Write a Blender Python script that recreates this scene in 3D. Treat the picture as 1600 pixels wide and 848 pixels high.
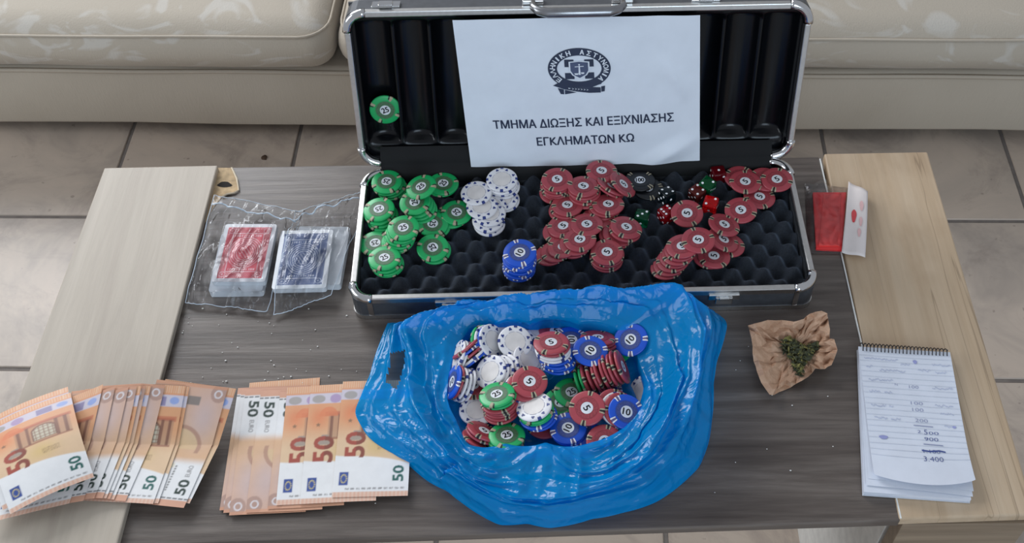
import bpy, bmesh, math, random
import numpy as np
from mathutils import Vector, Matrix, noise, Quaternion
random.seed(7)
for o in list(bpy.data.objects): bpy.data.objects.remove(o)
SC = bpy.context.scene
COL = SC.collection
PI = math.pi

# ------------------------------------------------------------------ camera
ZT = 0.4558                                   # table top above the floor
F, PITCH, YAW, ROLL = 1735.8, 0.8991, -0.0551, -0.0575
CAM = Vector((0.2336, -0.6171, 1.0194 + ZT))
FW = Vector((math.sin(YAW) * math.cos(PITCH), math.cos(YAW) * math.cos(PITCH), -math.sin(PITCH)))
_r = Vector((math.cos(YAW), -math.sin(YAW), 0)); _u = _r.cross(FW)
RT = math.cos(ROLL) * _r + math.sin(ROLL) * _u
UP = -math.sin(ROLL) * _r + math.cos(ROLL) * _u
cd = bpy.data.cameras.new('camera'); cam = bpy.data.objects.new('camera', cd); COL.objects.link(cam)
cd.sensor_fit = 'HORIZONTAL'; cd.sensor_width = 36.0; cd.lens = 36.0 * F / 1600.0
cd.clip_start = 0.02; cd.clip_end = 100
mw = Matrix((RT, UP, -FW)).transposed().to_4x4(); mw.translation = CAM
cam.matrix_world = mw
SC.camera = cam

def ray(px, py): return FW + RT * ((px - 800) / F) - UP * ((py - 424) / F)
def unp(px, py, h=0.0):                       # pixel -> point h metres above the table top
    d = ray(px, py); t = (ZT + h - CAM.z) / d.z
    return CAM + d * t
def unplane(px, py, p0, n):                   # pixel -> point on the plane through p0
    d = ray(px, py); t = (p0 - CAM).dot(n) / d.dot(n)
    return CAM + d * t
def project(p):
    d = p - CAM; z = d.dot(FW)
    return 800 + F * d.dot(RT) / z, 424 - F * d.dot(UP) / z

# ------------------------------------------------------------------ light
def srgb(r, g, b):
    f = lambda c: (c / 255 / 12.92) if c / 255 <= 0.04045 else ((c / 255 + 0.055) / 1.055) ** 2.4
    return (f(r), f(g), f(b), 1.0)
w = bpy.data.worlds.new('room_light'); SC.world = w; w.use_nodes = True
bg = w.node_tree.nodes['Background']; bg.inputs[0].default_value = (0.86, 0.91, 1.0, 1); bg.inputs[1].default_value = 0.36
def area(name, loc, target, sx, sy, power, col):
    l = bpy.data.lights.new(name, 'AREA'); l.shape = 'RECTANGLE'; l.size = sx; l.size_y = sy; l.energy = power; l.color = col
    o = bpy.data.objects.new(name, l); COL.objects.link(o); o.location = loc
    o.rotation_euler = (Vector(target) - Vector(loc)).to_track_quat('-Z', 'Y').to_euler(); return o
area('window_light', (-1.7, 2.9, 2.3), (0.1, 0.2, 0.45), 2.0, 1.7, 105, (0.93, 0.96, 1.0))
area('side_window_light', (-2.8, 0.1, 1.9), (0.2, 0.2, 0.45), 1.5, 1.4, 30, (0.88, 0.94, 1.0))
area('balcony_door_light', (0.9, -2.9, 2.0), (0.3, 0.3, 0.5), 2.0, 1.9, 46, (0.68, 0.84, 1.0))
SC.view_settings.view_transform = 'Standard'; SC.view_settings.look = 'None'
SC.view_settings.gamma = 1.0; SC.view_settings.exposure = 0.16; SC.view_settings.use_curve_mapping = False

# ------------------------------------------------------------------ helpers
MATS = {}
class NT:
    def __init__(s, name):
        m = bpy.data.materials.new(name); m.use_nodes = True; s.m = m; s.t = m.node_tree
        s.b = s.t.nodes['Principled BSDF']; s.out = s.t.nodes['Material Output']
    def n(s, typ, **kw):
        x = s.t.nodes.new(typ)
        for k, v in kw.items():
            if k.startswith('i_'):
                key = k[2:].replace('_', ' ')
                x.inputs[int(key) if key.isdigit() else key].default_value = v
            else: setattr(x, k, v)
        return x
    def l(s, a, b): s.t.links.new(a, b)
    def ramp(s, src, stops, interp='LINEAR'):
        r = s.n('ShaderNodeValToRGB'); r.color_ramp.interpolation = interp; e = r.color_ramp.elements
        while len(e) < len(stops): e.new(0.5)
        for q, (p, c) in zip(e, stops): q.position = p; q.color = c
        s.l(src, r.inputs[0]); return r.outputs[0]
    def coords(s, scale=(1, 1, 1), rot=(0, 0, 0), kind='Object'):
        tc = s.n('ShaderNodeTexCoord'); mp = s.n('ShaderNodeMapping'); mp.inputs['Scale'].default_value = scale; mp.inputs['Rotation'].default_value = rot
        s.l(tc.outputs[kind], mp.inputs[0]); return mp.outputs[0]
    def noise(s, vec, scale, detail=4, rough=0.55, dist=0.0):
        x = s.n('ShaderNodeTexNoise'); x.inputs['Scale'].default_value = scale; x.inputs['Detail'].default_value = detail
        x.inputs['Roughness'].default_value = rough; x.inputs['Distortion'].default_value = dist
        s.l(vec, x.inputs['Vector']); return x.outputs['Fac']
    def mix(s, fac, a, b, mode='MIX'):
        x = s.n('ShaderNodeMix', data_type='RGBA', blend_type=mode)
        if isinstance(fac, (int, float)): x.inputs[0].default_value = fac
        else: s.l(fac, x.inputs[0])
        for i, v in ((6, a), (7, b)):
            if isinstance(v, tuple): x.inputs[i].default_value = v
            else: s.l(v, x.inputs[i])
        return x.outputs[2]
    def bump(s, h, strength=0.3, dist=0.002):
        x = s.n('ShaderNodeBump'); x.inputs['Strength'].default_value = strength; x.inputs['Distance'].default_value = dist
        s.l(h, x.inputs['Height']); s.l(x.outputs[0], s.b.inputs['Normal']); return x.outputs[0]
def mat(name, rgb, rough=0.5, metal=0.0, var=0.10, vs=60.0, bump=0.0, spec=0.5, coat=0.0):
    """procedural: base colour with a soft noise variation"""
    if name in MATS: return MATS[name]
    k = NT(name); c = srgb(*rgb)
    v = k.noise(k.coords(), vs, 3)
    lo = tuple(x * (1 - var) for x in c[:3]) + (1,); hi = tuple(min(1, x * (1 + var)) for x in c[:3]) + (1,)
    k.l(k.ramp(v, [(0.3, lo), (0.7, hi)]), k.b.inputs['Base Color'])
    k.b.inputs['Roughness'].default_value = rough; k.b.inputs['Metallic'].default_value = metal
    k.b.inputs['Specular IOR Level'].default_value = spec
    if coat: k.b.inputs['Coat Weight'].default_value = coat; k.b.inputs['Coat Roughness'].default_value = 0.1
    if bump: k.bump(k.noise(k.coords(), vs * 2, 4), bump)
    MATS[name] = k.m; return k.m

def mesh(name, verts, faces, smooth=False):
    me = bpy.data.meshes.new(name); me.from_pydata([tuple(v) for v in verts], [], faces); me.update()
    if smooth: me.polygons.foreach_set('use_smooth', [True] * len(me.polygons))
    return me
def bm_mesh(name, bm, smooth=False):
    bmesh.ops.recalc_face_normals(bm, faces=bm.faces[:])
    me = bpy.data.meshes.new(name); bm.to_mesh(me); bm.free()
    if smooth: me.polygons.foreach_set('use_smooth', [True] * len(me.polygons))
    return me
def obj(name, me, m=None, parent=None, label=None, cat=None, group=None, kind=None, world=True):
    o = bpy.data.objects.new(name, me); COL.objects.link(o)
    if m is not None and me is not None:
        for q in (m if isinstance(m, (list, tuple)) else [m]): me.materials.append(q)
    if parent is not None:
        o.parent = parent
        if world and parent.parent is None: o.matrix_parent_inverse = Matrix.Translation(-parent.location)
    if label: o['label'] = label
    if cat: o['category'] = cat
    if group: o['group'] = group
    if kind: o['kind'] = kind
    return o
def thing(name, loc, label, cat, group=None):
    o = obj(name, None, label=label, cat=cat, group=group); o.location = loc; o.empty_display_size = 0.02; return o
def addbox(bm, c, s, M=None, bev=0.0, seg=2):
    r = bmesh.ops.create_cube(bm, size=1.0); vs = r['verts']
    bmesh.ops.scale(bm, vec=s, verts=vs); bmesh.ops.translate(bm, vec=c, verts=vs)
    if bev:
        es = list({e for v in vs for e in v.link_edges})
        rb = bmesh.ops.bevel(bm, geom=es, offset=bev, segments=seg, profile=0.5, affect='EDGES')
        vs = list({v for f in rb['faces'] for v in f.verts} | {v for v in vs if v.is_valid})
        seen = set(vs); st = list(vs)
        while st:
            v = st.pop()
            for e in v.link_edges:
                q = e.other_vert(v)
                if q not in seen: seen.add(q); st.append(q)
        vs = list(seen)
    if M is not None: bmesh.ops.transform(bm, matrix=M, verts=vs)
    return vs
def boxmesh(name, c, s, M=None, bev=0.0, seg=2, smooth=False):
    bm = bmesh.new(); addbox(bm, c, s, M, bev, seg); return bm_mesh(name, bm, smooth)
def tube(bm, pts, r, n=8, closed=False, cap=True):
    pts = [Vector(p) for p in pts]; N = len(pts); rings = []; nrm = None
    for i, p in enumerate(pts):
        a = pts[(i - 1) % N] if (closed or i) else p; b = pts[(i + 1) % N] if (closed or i < N - 1) else p
        t = (b - a).normalized()
        if nrm is None: nrm = t.orthogonal().normalized()
        nrm = (nrm - t * nrm.dot(t)).normalized(); bi = t.cross(nrm)
        rr = r[i] if isinstance(r, (list, tuple)) else r
        rings.append([bm.verts.new(p + (nrm * math.cos(2 * PI * k / n) + bi * math.sin(2 * PI * k / n)) * rr) for k in range(n)])
    for i in range(N if closed else N - 1):
        A, B = rings[i], rings[(i + 1) % N]
        for k in range(n): bm.faces.new((A[k], A[(k + 1) % n], B[(k + 1) % n], B[k]))
    if cap and not closed: bm.faces.new(rings[0][::-1]); bm.faces.new(rings[-1])
def grid_faces(nx, ny): return [(j * nx + i, j * nx + i + 1, (j + 1) * nx + i + 1, (j + 1) * nx + i) for j in range(ny - 1) for i in range(nx - 1)]
def color_attr(me, cols):
    a = me.color_attributes.new('print', 'FLOAT_COLOR', 'POINT')
    a.data.foreach_set('color', np.ascontiguousarray(cols, dtype=np.float32).ravel())
_tc = {}
def text_tris(body, size=1.0, offset=0.0, align='CENTER'):
    """letters as triangles: (n,3,2) array"""
    key = (body, size, offset, align)
    if key in _tc: return _tc[key]
    c = bpy.data.curves.new('t', 'FONT'); c.body = body; c.size = size; c.align_x = align; c.align_y = 'CENTER'; c.offset = offset; c.resolution_u = 3
    o = bpy.data.objects.new('t', c); COL.objects.link(o)
    bpy.context.view_layer.update()
    me = bpy.data.meshes.new_from_object(o.evaluated_get(bpy.context.evaluated_depsgraph_get())); me.calc_loop_triangles()
    v = np.array([q.co[:2] for q in me.vertices]); t = np.array([list(q.vertices) for q in me.loop_triangles])
    out = v[t] if len(t) else np.zeros((0, 3, 2))
    bpy.data.objects.remove(o); bpy.data.curves.remove(c); bpy.data.meshes.remove(me)
    _tc[key] = out; return out
def tri_mesh(name, parts, fn, lift=0.0):
    """2D triangles -> mesh through fn(x,y)->Vector"""
    V = []; Fc = []
    for tr in parts:
        for t in tr:
            i = len(V)
            for (x, y) in t: V.append(fn(x, y, lift))
            Fc.append((i, i + 1, i + 2))
    return mesh(name, V, Fc)
def poly_tris(pts):
    from mathutils.geometry import tessellate_polygon
    t = tessellate_polygon([[Vector((p[0], p[1], 0)) for p in pts]])
    return np.array([[pts[i] for i in q] for q in t], dtype=float).reshape(-1, 3, 2)
def raster(mask_shape, mm, tris):
    """fill triangles (in mm) into a bool mask with mm size per cell"""
    m = np.zeros(mask_shape, bool); H_, W_ = mask_shape
    for t in tris:
        q = t / mm
        x0, y0 = np.floor(q.min(0)).astype(int); x1, y1 = np.ceil(q.max(0)).astype(int)
        x0, y0 = max(x0, 0), max(y0, 0); x1, y1 = min(x1, W_ - 1), min(y1, H_ - 1)
        if x1 < x0 or y1 < y0: continue
        X, Y = np.meshgrid(np.arange(x0, x1 + 1) + .5, np.arange(y0, y1 + 1) + .5)
        a, b, c = q
        d1 = (X - b[0]) * (a[1] - b[1]) - (a[0] - b[0]) * (Y - b[1]); d2 = (X - c[0]) * (b[1] - c[1]) - (b[0] - c[0]) * (Y - c[1]); d3 = (X - a[0]) * (c[1] - a[1]) - (c[0] - a[0]) * (Y - a[1])
        ins = ~(((d1 < 0) | (d2 < 0) | (d3 < 0)) & ((d1 > 0) | (d2 > 0) | (d3 > 0)))
        m[y0:y1 + 1, x0:x1 + 1] |= ins
    return m
def print_mat(name, rough=0.55, spec=0.4):
    k = NT(name); a = k.n('ShaderNodeVertexColor'); a.layer_name = 'print'
    v = k.noise(k.coords(), 90, 4)
    k.l(k.mix(0.12, a.outputs[0], k.ramp(v, [(0.3, (.55, .55, .55, 1)), (0.7, (1, 1, 1, 1))]), 'MULTIPLY'), k.b.inputs['Base Color'])
    k.b.inputs['Roughness'].default_value = rough; k.b.inputs['Specular IOR Level'].default_value = spec
    k.bump(k.noise(k.coords(), 60, 3), 0.15, 0.001); return k.m

# ------------------------------------------------------------------ wood, tile, cloth
def wood(name, c1, c2, c3, along='x', rough=0.45, scale=1.0, cracks=False, fv=0.62):
    k = NT(name); sc = (1.6, 26, 26) if along == 'x' else (26, 1.6, 26)
    vec = k.coords(tuple(q * scale for q in sc))
    n1 = k.noise(vec, 1.6, 6, 0.62, 1.2); n2 = k.noise(vec, 7.0, 5, 0.7, 0.4)
    base = k.ramp(n1, [(0.25, srgb(*c1)), (0.5, srgb(*c2)), (0.78, srgb(*c3))])
    fine = k.ramp(n2, [(0.32, (fv, fv, fv, 1)), (0.6, (1, 1, 1, 1))])
    col = k.mix(0.55, base, fine, 'MULTIPLY')
    if cracks:
        sc2 = (0.5, 9, 1) if along == 'x' else (9, 0.5, 1)
        n3 = k.noise(k.coords(sc2), 1.5, 4, 0.6, 1.2); st_ = k.noise(k.coords((6, 3, 1)), 1.5, 4, .6); col = k.mix(k.ramp(st_, [(.55, (0, 0, 0, 1)), (.72, (.5, .5, .5, 1))]), col, srgb(150, 122, 92))
        col = k.mix(k.ramp(n3, [(0.486, (0, 0, 0, 1)), (0.494, (.6, .6, .6, 1)), (0.500, (0, 0, 0, 1))]), col, srgb(112, 92, 70))
    k.l(col, k.b.inputs['Base Color']); k.b.inputs['Roughness'].default_value = rough
    k.bump(n2, 0.25, 0.001); return k.m
M_dark = wood('dark_oak_veneer', (72, 62, 56), (95, 85, 78), (124, 114, 106), 'x', 0.38, fv=.55)
M_pale = wood('pale_maple_board', (166, 153, 138), (176, 164, 148), (186, 174, 159), 'y', 0.5, 0.6, fv=.86)
M_pale2 = wood('pale_cracked_board', (176, 150, 120), (190, 166, 138), (198, 177, 151), 'y', 0.5, 0.6, True, fv=.84)
def tile_mat():
    k = NT('beige_stone_tile'); vec = k.coords((1, 1, 1), kind='Object')
    oi = k.n('ShaderNodeObjectInfo'); add = k.n('ShaderNodeVectorMath', operation='ADD'); k.l(vec, add.inputs[0])
    mul = k.n('ShaderNodeVectorMath', operation='MULTIPLY'); mul.inputs[1].default_value = (7, 9, 5); k.l(oi.outputs['Location'], mul.inputs[0]); k.l(mul.outputs[0], add.inputs[1])
    a = k.noise(add.outputs[0], 4.5, 5, 0.62, 0.9); b = k.noise(add.outputs[0], 5.0, 6, 0.7, 1.0); c = k.noise(add.outputs[0], 60, 2)
    col = k.ramp(a, [(0.3, srgb(146, 135, 125)), (0.5, srgb(176, 161, 147)), (0.72, srgb(188, 171, 155))])
    vein = k.ramp(b, [(0.50, (1, 1, 1, 1)), (0.60, (.74, .73, .74, 1)), (0.64, (.62, .62, .64, 1)), (0.68, (.9, .9, .9, 1))])
    col = k.mix(0.6, col, vein, 'MULTIPLY')
    col = k.mix(k.ramp(c, [(0.70, (0, 0, 0, 1)), (0.76, (.6, .6, .6, 1))]), col, srgb(120, 108, 98))
    k.l(col, k.b.inputs['Base Color']); k.b.inputs['Roughness'].default_value = 0.38; return k.m
def cloth_mat():
    k = NT('cream_jacquard'); v = k.coords((1, 1, 1))
    a = k.noise(k.coords((5, 5, 14), (0.3, 0.5, 0.7)), 1.7, 2, 0.5, 2.2)
    col = k.ramp(a, [(0.56, srgb(180, 169, 153)), (0.66, srgb(192, 185, 174))])
    big = k.noise(v, 2.5, 3)
    col = k.mix(0.35, col, k.ramp(big, [(0.3, (.82, .80, .78, 1)), (0.7, (1, 1, 1, 1))]), 'MULTIPLY')
    k.l(col, k.b.inputs['Base Color']); k.b.inputs['Roughness'].default_value = 0.75; k.b.inputs['Sheen Weight'].default_value = 0.15
    wv = k.noise(k.coords((400, 400, 60)), 1.0, 2)
    k.bump(wv, 0.35, 0.0015); return k.m
def plain_cloth():
    k = NT('cream_upholstery'); wv = k.noise(k.coords((300, 300, 60)), 1.0, 3); big = k.noise(k.coords(), 3.0, 3)
    k.l(k.ramp(big, [(0.3, srgb(178, 166, 149)), (0.7, srgb(190, 179, 163))]), k.b.inputs['Base Color']); k.b.inputs['Roughness'].default_value = 0.8
    k.bump(wv, 0.35, 0.0015); return k.m

# ------------------------------------------------------------------ floor
T, OX, OY, TT = 0.3264, -0.5887, 0.6768, -0.0272
ct, st = math.cos(TT), math.sin(TT)
M_tile = tile_mat(); M_grout = mat('grey_grout', (112, 104, 98), 0.9, var=0.15, bump=0.2)
fl = obj('floor', boxmesh('floor', (0.25, 0.1, -0.012), (4.9, 3.7, 0.02)), M_grout, kind='structure')
tm = boxmesh('tile', (0, 0, 0), (T - 0.007, T - 0.007, 0.008), bev=0.0015, seg=1); tm.materials.append(M_tile)
for i in range(-5, 10):
    for j in range(-7, 4):
        lx, ly = OX + (i + .5) * T, OY + (j + .5) * T
        t = obj('floor_tile', tm, None, fl, world=False); t.location = (lx * ct - ly * st, lx * st + ly * ct, -0.0035 + random.uniform(-.0002, .0002)); t.rotation_euler = (0, 0, TT)
sp = unp(413, 246, -ZT + 0.0015)
bm = bmesh.new(); bmesh.ops.create_icosphere(bm, subdivisions=2, radius=0.006)
for v in bm.verts: v.co = v.co * (1 + 0.5 * noise.noise(v.co * 300)); v.co.z *= 0.35
o = obj('crumb', bm_mesh('crumb', bm, True), mat('dark_brown_crumb', (70, 50, 34), 0.8), label='small dark brown crumb on the floor tile between sofa and table', cat='crumb'); o.location = sp

# ------------------------------------------------------------------ sofa
P0 = unp(100, 193, -ZT + 0.03); P1 = unp(1500, 207, -ZT + 0.03)
sd = (P1 - P0); sd.z = 0; sd.normalize(); tdir = Vector((-sd.y, sd.x, 0))
S0 = Vector((P0.x, P0.y, 0)); SM = Matrix((sd, tdir, Vector((0, 0, 1)))).transposed().to_4x4(); SM.translation = S0
SMi = SM.inverted()
sofa = thing('sofa', (0.15, 1.25, 0), 'cream fabric sofa with patterned seat cushions behind the table', 'sofa')
M_cl, M_cj = plain_cloth(), cloth_mat()
def cushion_mesh(s0, s1, t0, t1, z0, z1, bev, crown=0.02, seed=0):
    bm = bmesh.new(); addbox(bm, ((s0 + s1) / 2, (t0 + t1) / 2, (z0 + z1) / 2), (s1 - s0, t1 - t0, z1 - z0), bev=bev, seg=6)
    bmesh.ops.subdivide_edges(bm, edges=[e for e in bm.edges if e.calc_length() > 0.15], cuts=14, use_grid_fill=True)
    for v in bm.verts:
        a = (v.co.x - s0) / (s1 - s0); b = (v.co.y - t0) / (t1 - t0); c = (v.co.z - z0) / (z1 - z0)
        if c > 0.5: v.co.z += crown * (4 * a * (1 - a)) ** .5 * (4 * b * (1 - b)) ** .6 if 0 < a < 1 and 0 < b < 1 else 0
        if b < 0.2: v.co.y -= 0.012 * math.sin(PI * c)
        v.co += Vector((0, 1, 1)) * 0.004 * noise.noise(Vector((v.co.x * 4 + seed, v.co.y * 4, v.co.z * 6)))
    bmesh.ops.transform(bm, matrix=SM, verts=bm.verts[:])
    return bm_mesh('cushion', bm, True)
def piping(s0, s1, t0, t1, z, r, rc):
    pts = []
    for cx, cy, a0 in ((s1 - rc, t1 - rc, 0), (s0 + rc, t1 - rc, 90), (s0 + rc, t0 + rc, 180), (s1 - rc, t0 + rc, 270)):
        for k in range(7):
            a = math.radians(a0 + k * 15); pts.append((cx + rc * math.cos(a), cy + rc * math.sin(a)))
    out = []
    for i in range(len(pts)):
        a, b = Vector(pts[i]), Vector(pts[(i + 1) % len(pts)]); n = max(1, int((b - a).length / 0.08))
        for q in range(n):
            p = a.lerp(b, q / n); out.append(SM @ Vector((p.x, p.y, z + 0.004 * noise.noise(Vector((p.x * 3, p.y * 3, 1))))))
    bm = bmesh.new(); tube(bm, out, r, 8, closed=True); return bm_mesh('piping', bm, True)
zb, zc, zt2 = 0.03, ZT - 0.285, ZT - 0.185
sofa_body = obj('base', cushion_mesh(-0.55, 2.05, 0.0, 0.85, zb, zc, 0.010, 0.0, 5), M_cl, sofa)
bm = bmesh.new(); tube(bm, [SM @ Vector((-0.54 + 2.58 * i / 40, -0.003, zc - 0.006 + 0.001 * math.sin(i))) for i in range(41)], 0.004, 6); obj('base_piping', bm_mesh('base_piping', bm, True), M_cl, sofa)
for q in range(3):
    bm = bmesh.new(); addbox(bm, (-0.45 + q * 1.2, 0.12, 0.015), (0.06, 0.06, 0.03), M=SM, bev=0.004); obj('foot', bm_mesh('foot', bm), mat('dark_wood_foot', (50, 38, 30), 0.5), sofa)
e1 = SMi @ unplane(521, 62, S0, Vector(tdir)); sx = e1.x
c1 = obj('seat_cushion', cushion_mesh(-0.55, sx, -0.020, 0.62, zc + 0.002, zt2, 0.045, 0.022, 1), M_cj, sofa)
obj('piping', piping(-0.545, sx - 0.006, -0.020, 0.61, zt2 - 0.012, 0.0023, 0.05), M_cl, c1)
c2 = obj('seat_cushion', cushion_mesh(sx + 0.004, 2.05, -0.016, 0.62, zc + 0.002, zt2 - 0.004, 0.045, 0.022, 2), M_cj, sofa)
obj('piping', piping(sx + 0.012, 2.045, -0.015, 0.61, zt2 - 0.016, 0.0023, 0.05), M_cl, c2)
obj('back_cushion', cushion_mesh(-0.55, sx, 0.58, 0.80, zt2 - 0.01, zt2 + 0.42, 0.06, 0.0, 3), M_cj, sofa)
obj('back_cushion', cushion_mesh(sx + 0.004, 2.05, 0.58, 0.80, zt2 - 0.01, zt2 + 0.42, 0.06, 0.0, 4), M_cj, sofa)

# ------------------------------------------------------------------ table
table = thing('coffee_table', (0.19, 0.12, 0), 'coffee table with dark wood top and pale wooden end boards', 'table')
YF, YB = -0.134, 0.3695
XL, XR, XLL, XRR = -0.197, 0.575, -0.345, 0.707
def slab(name, corners, z0, z1, m, parent, bev=0.0015):
    bm = bmesh.new(); bo = [bm.verts.new((x, y, z0)) for x, y in corners]; to = [bm.verts.new((x, y, z1)) for x, y in corners]
    bm.faces.new(bo[::-1]); bm.faces.new(to); n = len(corners)
    for i in range(n): bm.faces.new((bo[i], bo[(i + 1) % n], to[(i + 1) % n], to[i]))
    bmesh.ops.bevel(bm, geom=bm.edges[:], offset=bev, segments=2, profile=0.5, affect='EDGES')
    return obj(name, bm_mesh(name, bm), m, parent)
slab('table_top', [(XLL + 0.02, -0.153), (XR - 0.001, -0.127), (XR - 0.001, YB), (XLL + 0.02, YB)], ZT - 0.012, ZT, M_dark, table)
pl = lambda px, py, h: tuple(unp(px, py, h).xy)
left_board = slab('end_board', [pl(-62, 848 + 20, .009), pl(178, 868, .009), pl(340, 258, .009), pl(163, 262, .009)], ZT + 0.0002, ZT + 0.009, M_pale, table)
slab('end_board', [(0.5725, -0.126), (0.706, -0.122), (0.710, 0.374), (0.581, 0.374)], ZT - 0.012, ZT + 0.001, M_pale2, table, 0.002)
M_leg = wood('beige_leg_board', (128, 110, 90), (140, 122, 102), (152, 134, 112), 'x', 0.55, 0.6)
M_edge = mat('white_edge_band', (222, 221, 216), 0.5)
for (x0, x1) in ((XLL + 0.03, XL - 0.02), (XR + 0.004, XRR - 0.004)):
    bm = bmesh.new(); zl = ZT - 0.0125
    addbox(bm, ((x0 + x1) / 2, -0.1165, zl / 2), (x1 - x0, 0.018, zl), bev=0.001)
    obj('leg_panel', bm_mesh('leg_panel', bm), M_leg, table)
    bm = bmesh.new(); addbox(bm, ((x0 + x1) / 2, 0.352, zl / 2), (x1 - x0, 0.018, zl), bev=0.001)
    obj('leg_panel', bm_mesh('leg_panel', bm), M_leg, table)
    bm = bmesh.new(); addbox(bm, (x0 + 0.006, 0.12, zl / 2), (0.012, 0.444, zl), bev=0.001)
    obj('leg_side', bm_mesh('leg_side', bm), M_edge, table)
obj('edge_strip', boxmesh('edge_strip', (0.5745, 0.12, ZT - 0.005), (0.0014, 0.49, 0.0125)), M_edge, table)
# torn veneer patch with the exposed chipboard and its hole
def patch_pts(lst, h): return [unp(x, y, h) for x, y in lst]
pp = [(338, 262), (362, 262), (365, 268), (370, 279), (372, 290), (373, 297), (366, 301), (355, 303), (347, 307), (338, 318), (330, 330), (322, 345), (316, 352)]
pv = patch_pts(pp, 0.0008)
vs = pv + [Vector((p.x, p.y, ZT)) for p in pv]; n = len(pp)
obj('torn_veneer', mesh('torn_veneer', vs, [tuple(range(n))] + [(i, i + n, (i + 1) % n + n, (i + 1) % n) for i in range(n)]), mat('raw_chipboard', (186, 160, 124), 0.85, var=0.25, vs=120, bump=0.4), table)
edge = [unp(x, y, 0.0018) for x, y in pp[1:9]]
bm = bmesh.new(); tube(bm, edge, [0.0008 + 0.0006 * random.random() for _ in edge], 5); obj('veneer_lip', bm_mesh('veneer_lip', bm), mat('pale_veneer_lip', (214, 198, 172), 0.7), table)
hp = [unp(351 + 11 * math.cos(a) * (1 + .2 * math.sin(3 * a)), 288 + 4.5 * math.sin(a), 0.0011) for a in [2 * PI * k / 16 for k in range(16)]]
obj('hole', mesh('hole', hp, [tuple(range(16))]), mat('dark_hole', (28, 22, 18), 0.9), table)
# scratches and crumbs
bm = bmesh.new()
for _ in range(70):
    p = unp(random.uniform(280, 560), random.uniform(480, 600), 0.0009) if random.random() < .6 else unp(random.uniform(380, 1320), random.uniform(500, 800), 0.0009)
    if not (XL + .01 < p.x < XR - .01): continue
    r = bmesh.ops.create_icosphere(bm, subdivisions=1, radius=random.uniform(.0004, .0011)); bmesh.ops.scale(bm, vec=(1.3, 1, .6), verts=r['verts']); bmesh.ops.translate(bm, vec=p, verts=r['verts'])
obj('crumbs', bm_mesh('crumbs', bm, True), mat('white_crumbs', (226, 222, 214), 0.8), label='tiny white crumbs scattered over the dark table top', cat='crumbs', kind='stuff')


# ------------------------------------------------------------------ poker case
CW, CDp = 0.5187, 0.198
CTH = 0.014
CO = Vector((0.2690, 0.1300, ZT + .0004))
CM = Matrix.Translation(CO) @ Matrix.Rotation(CTH, 4, 'Z')          # local: x across, y back, z up; origin front middle
RIMZ = 0.036
case = thing('poker_chip_case', CO + Vector((0, 0.1, 0)), 'open aluminium poker chip case with black foam lining and upright lid', 'case')
M_alu = mat('brushed_aluminium', (205, 203, 200), 0.32, 1.0, 0.06, 200)
M_chr = mat('chrome_corner', (215, 215, 215), 0.14, 1.0, 0.05)
M_shell = mat('dark_grey_case_panel', (92, 94, 98), 0.35, 0.55, 0.12, 120)
M_black = mat('black_plastic_tray', (6, 8, 12), 0.24, 0, 0.2, spec=0.35)
def foam_mat():
    k = NT('black_egg_foam'); k.l(k.ramp(k.noise(k.coords(), 500, 2), [(.3, srgb(16, 20, 27)), (.7, srgb(30, 36, 45))]), k.b.inputs['Base Color'])
    k.b.inputs['Roughness'].default_value = 0.9; k.b.inputs['Sheen Weight'].default_value = 0.25; k.b.inputs['Sheen Tint'].default_value = (0.6, 0.75, 1, 1)
    k.bump(k.noise(k.coords(), 900, 2), 0.3, 0.001); return k.m
M_foam = foam_mat()
M_fabric = mat('black_flap_cloth', (7, 8, 10), 0.85, var=0.2)
def rrect(w, d, r, n=6):
    """rounded rectangle x in +-w/2, y 0..d, ccw; list of (x,y)"""
    out = []
    for cx, cy, a0 in ((w / 2 - r, d - r, 0), (-w / 2 + r, d - r, 90), (-w / 2 + r, r, 180), (w / 2 - r, r, 270)):
        for k in range(n + 1):
            a = math.radians(a0 + 90 * k / n); out.append((cx + r * math.cos(a), cy + r * math.sin(a)))
    return out
def wall_ring(w, d, r, th, z0, z1):
    A = rrect(w, d, r); B = [(x, y + th) for x, y in rrect(w - 2 * th, d - 2 * th, max(r - th, .002))]; n = len(A)
    V = [(x, y, z0) for x, y in A] + [(x, y, z1) for x, y in A] + [(x, y, z0) for x, y in B] + [(x, y, z1) for x, y in B]
    Fc = []
    for i in range(n):
        j = (i + 1) % n
        Fc += [(i, j, j + n, i + n), (j + 2 * n, i + 2 * n, i + 3 * n, j + 3 * n), (i + n, j + n, j + 3 * n, i + 3 * n), (j, i, i + 2 * n, j + 2 * n)]
    return V, Fc
def tf(V, M): return [M @ Vector(v) for v in V]
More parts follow.
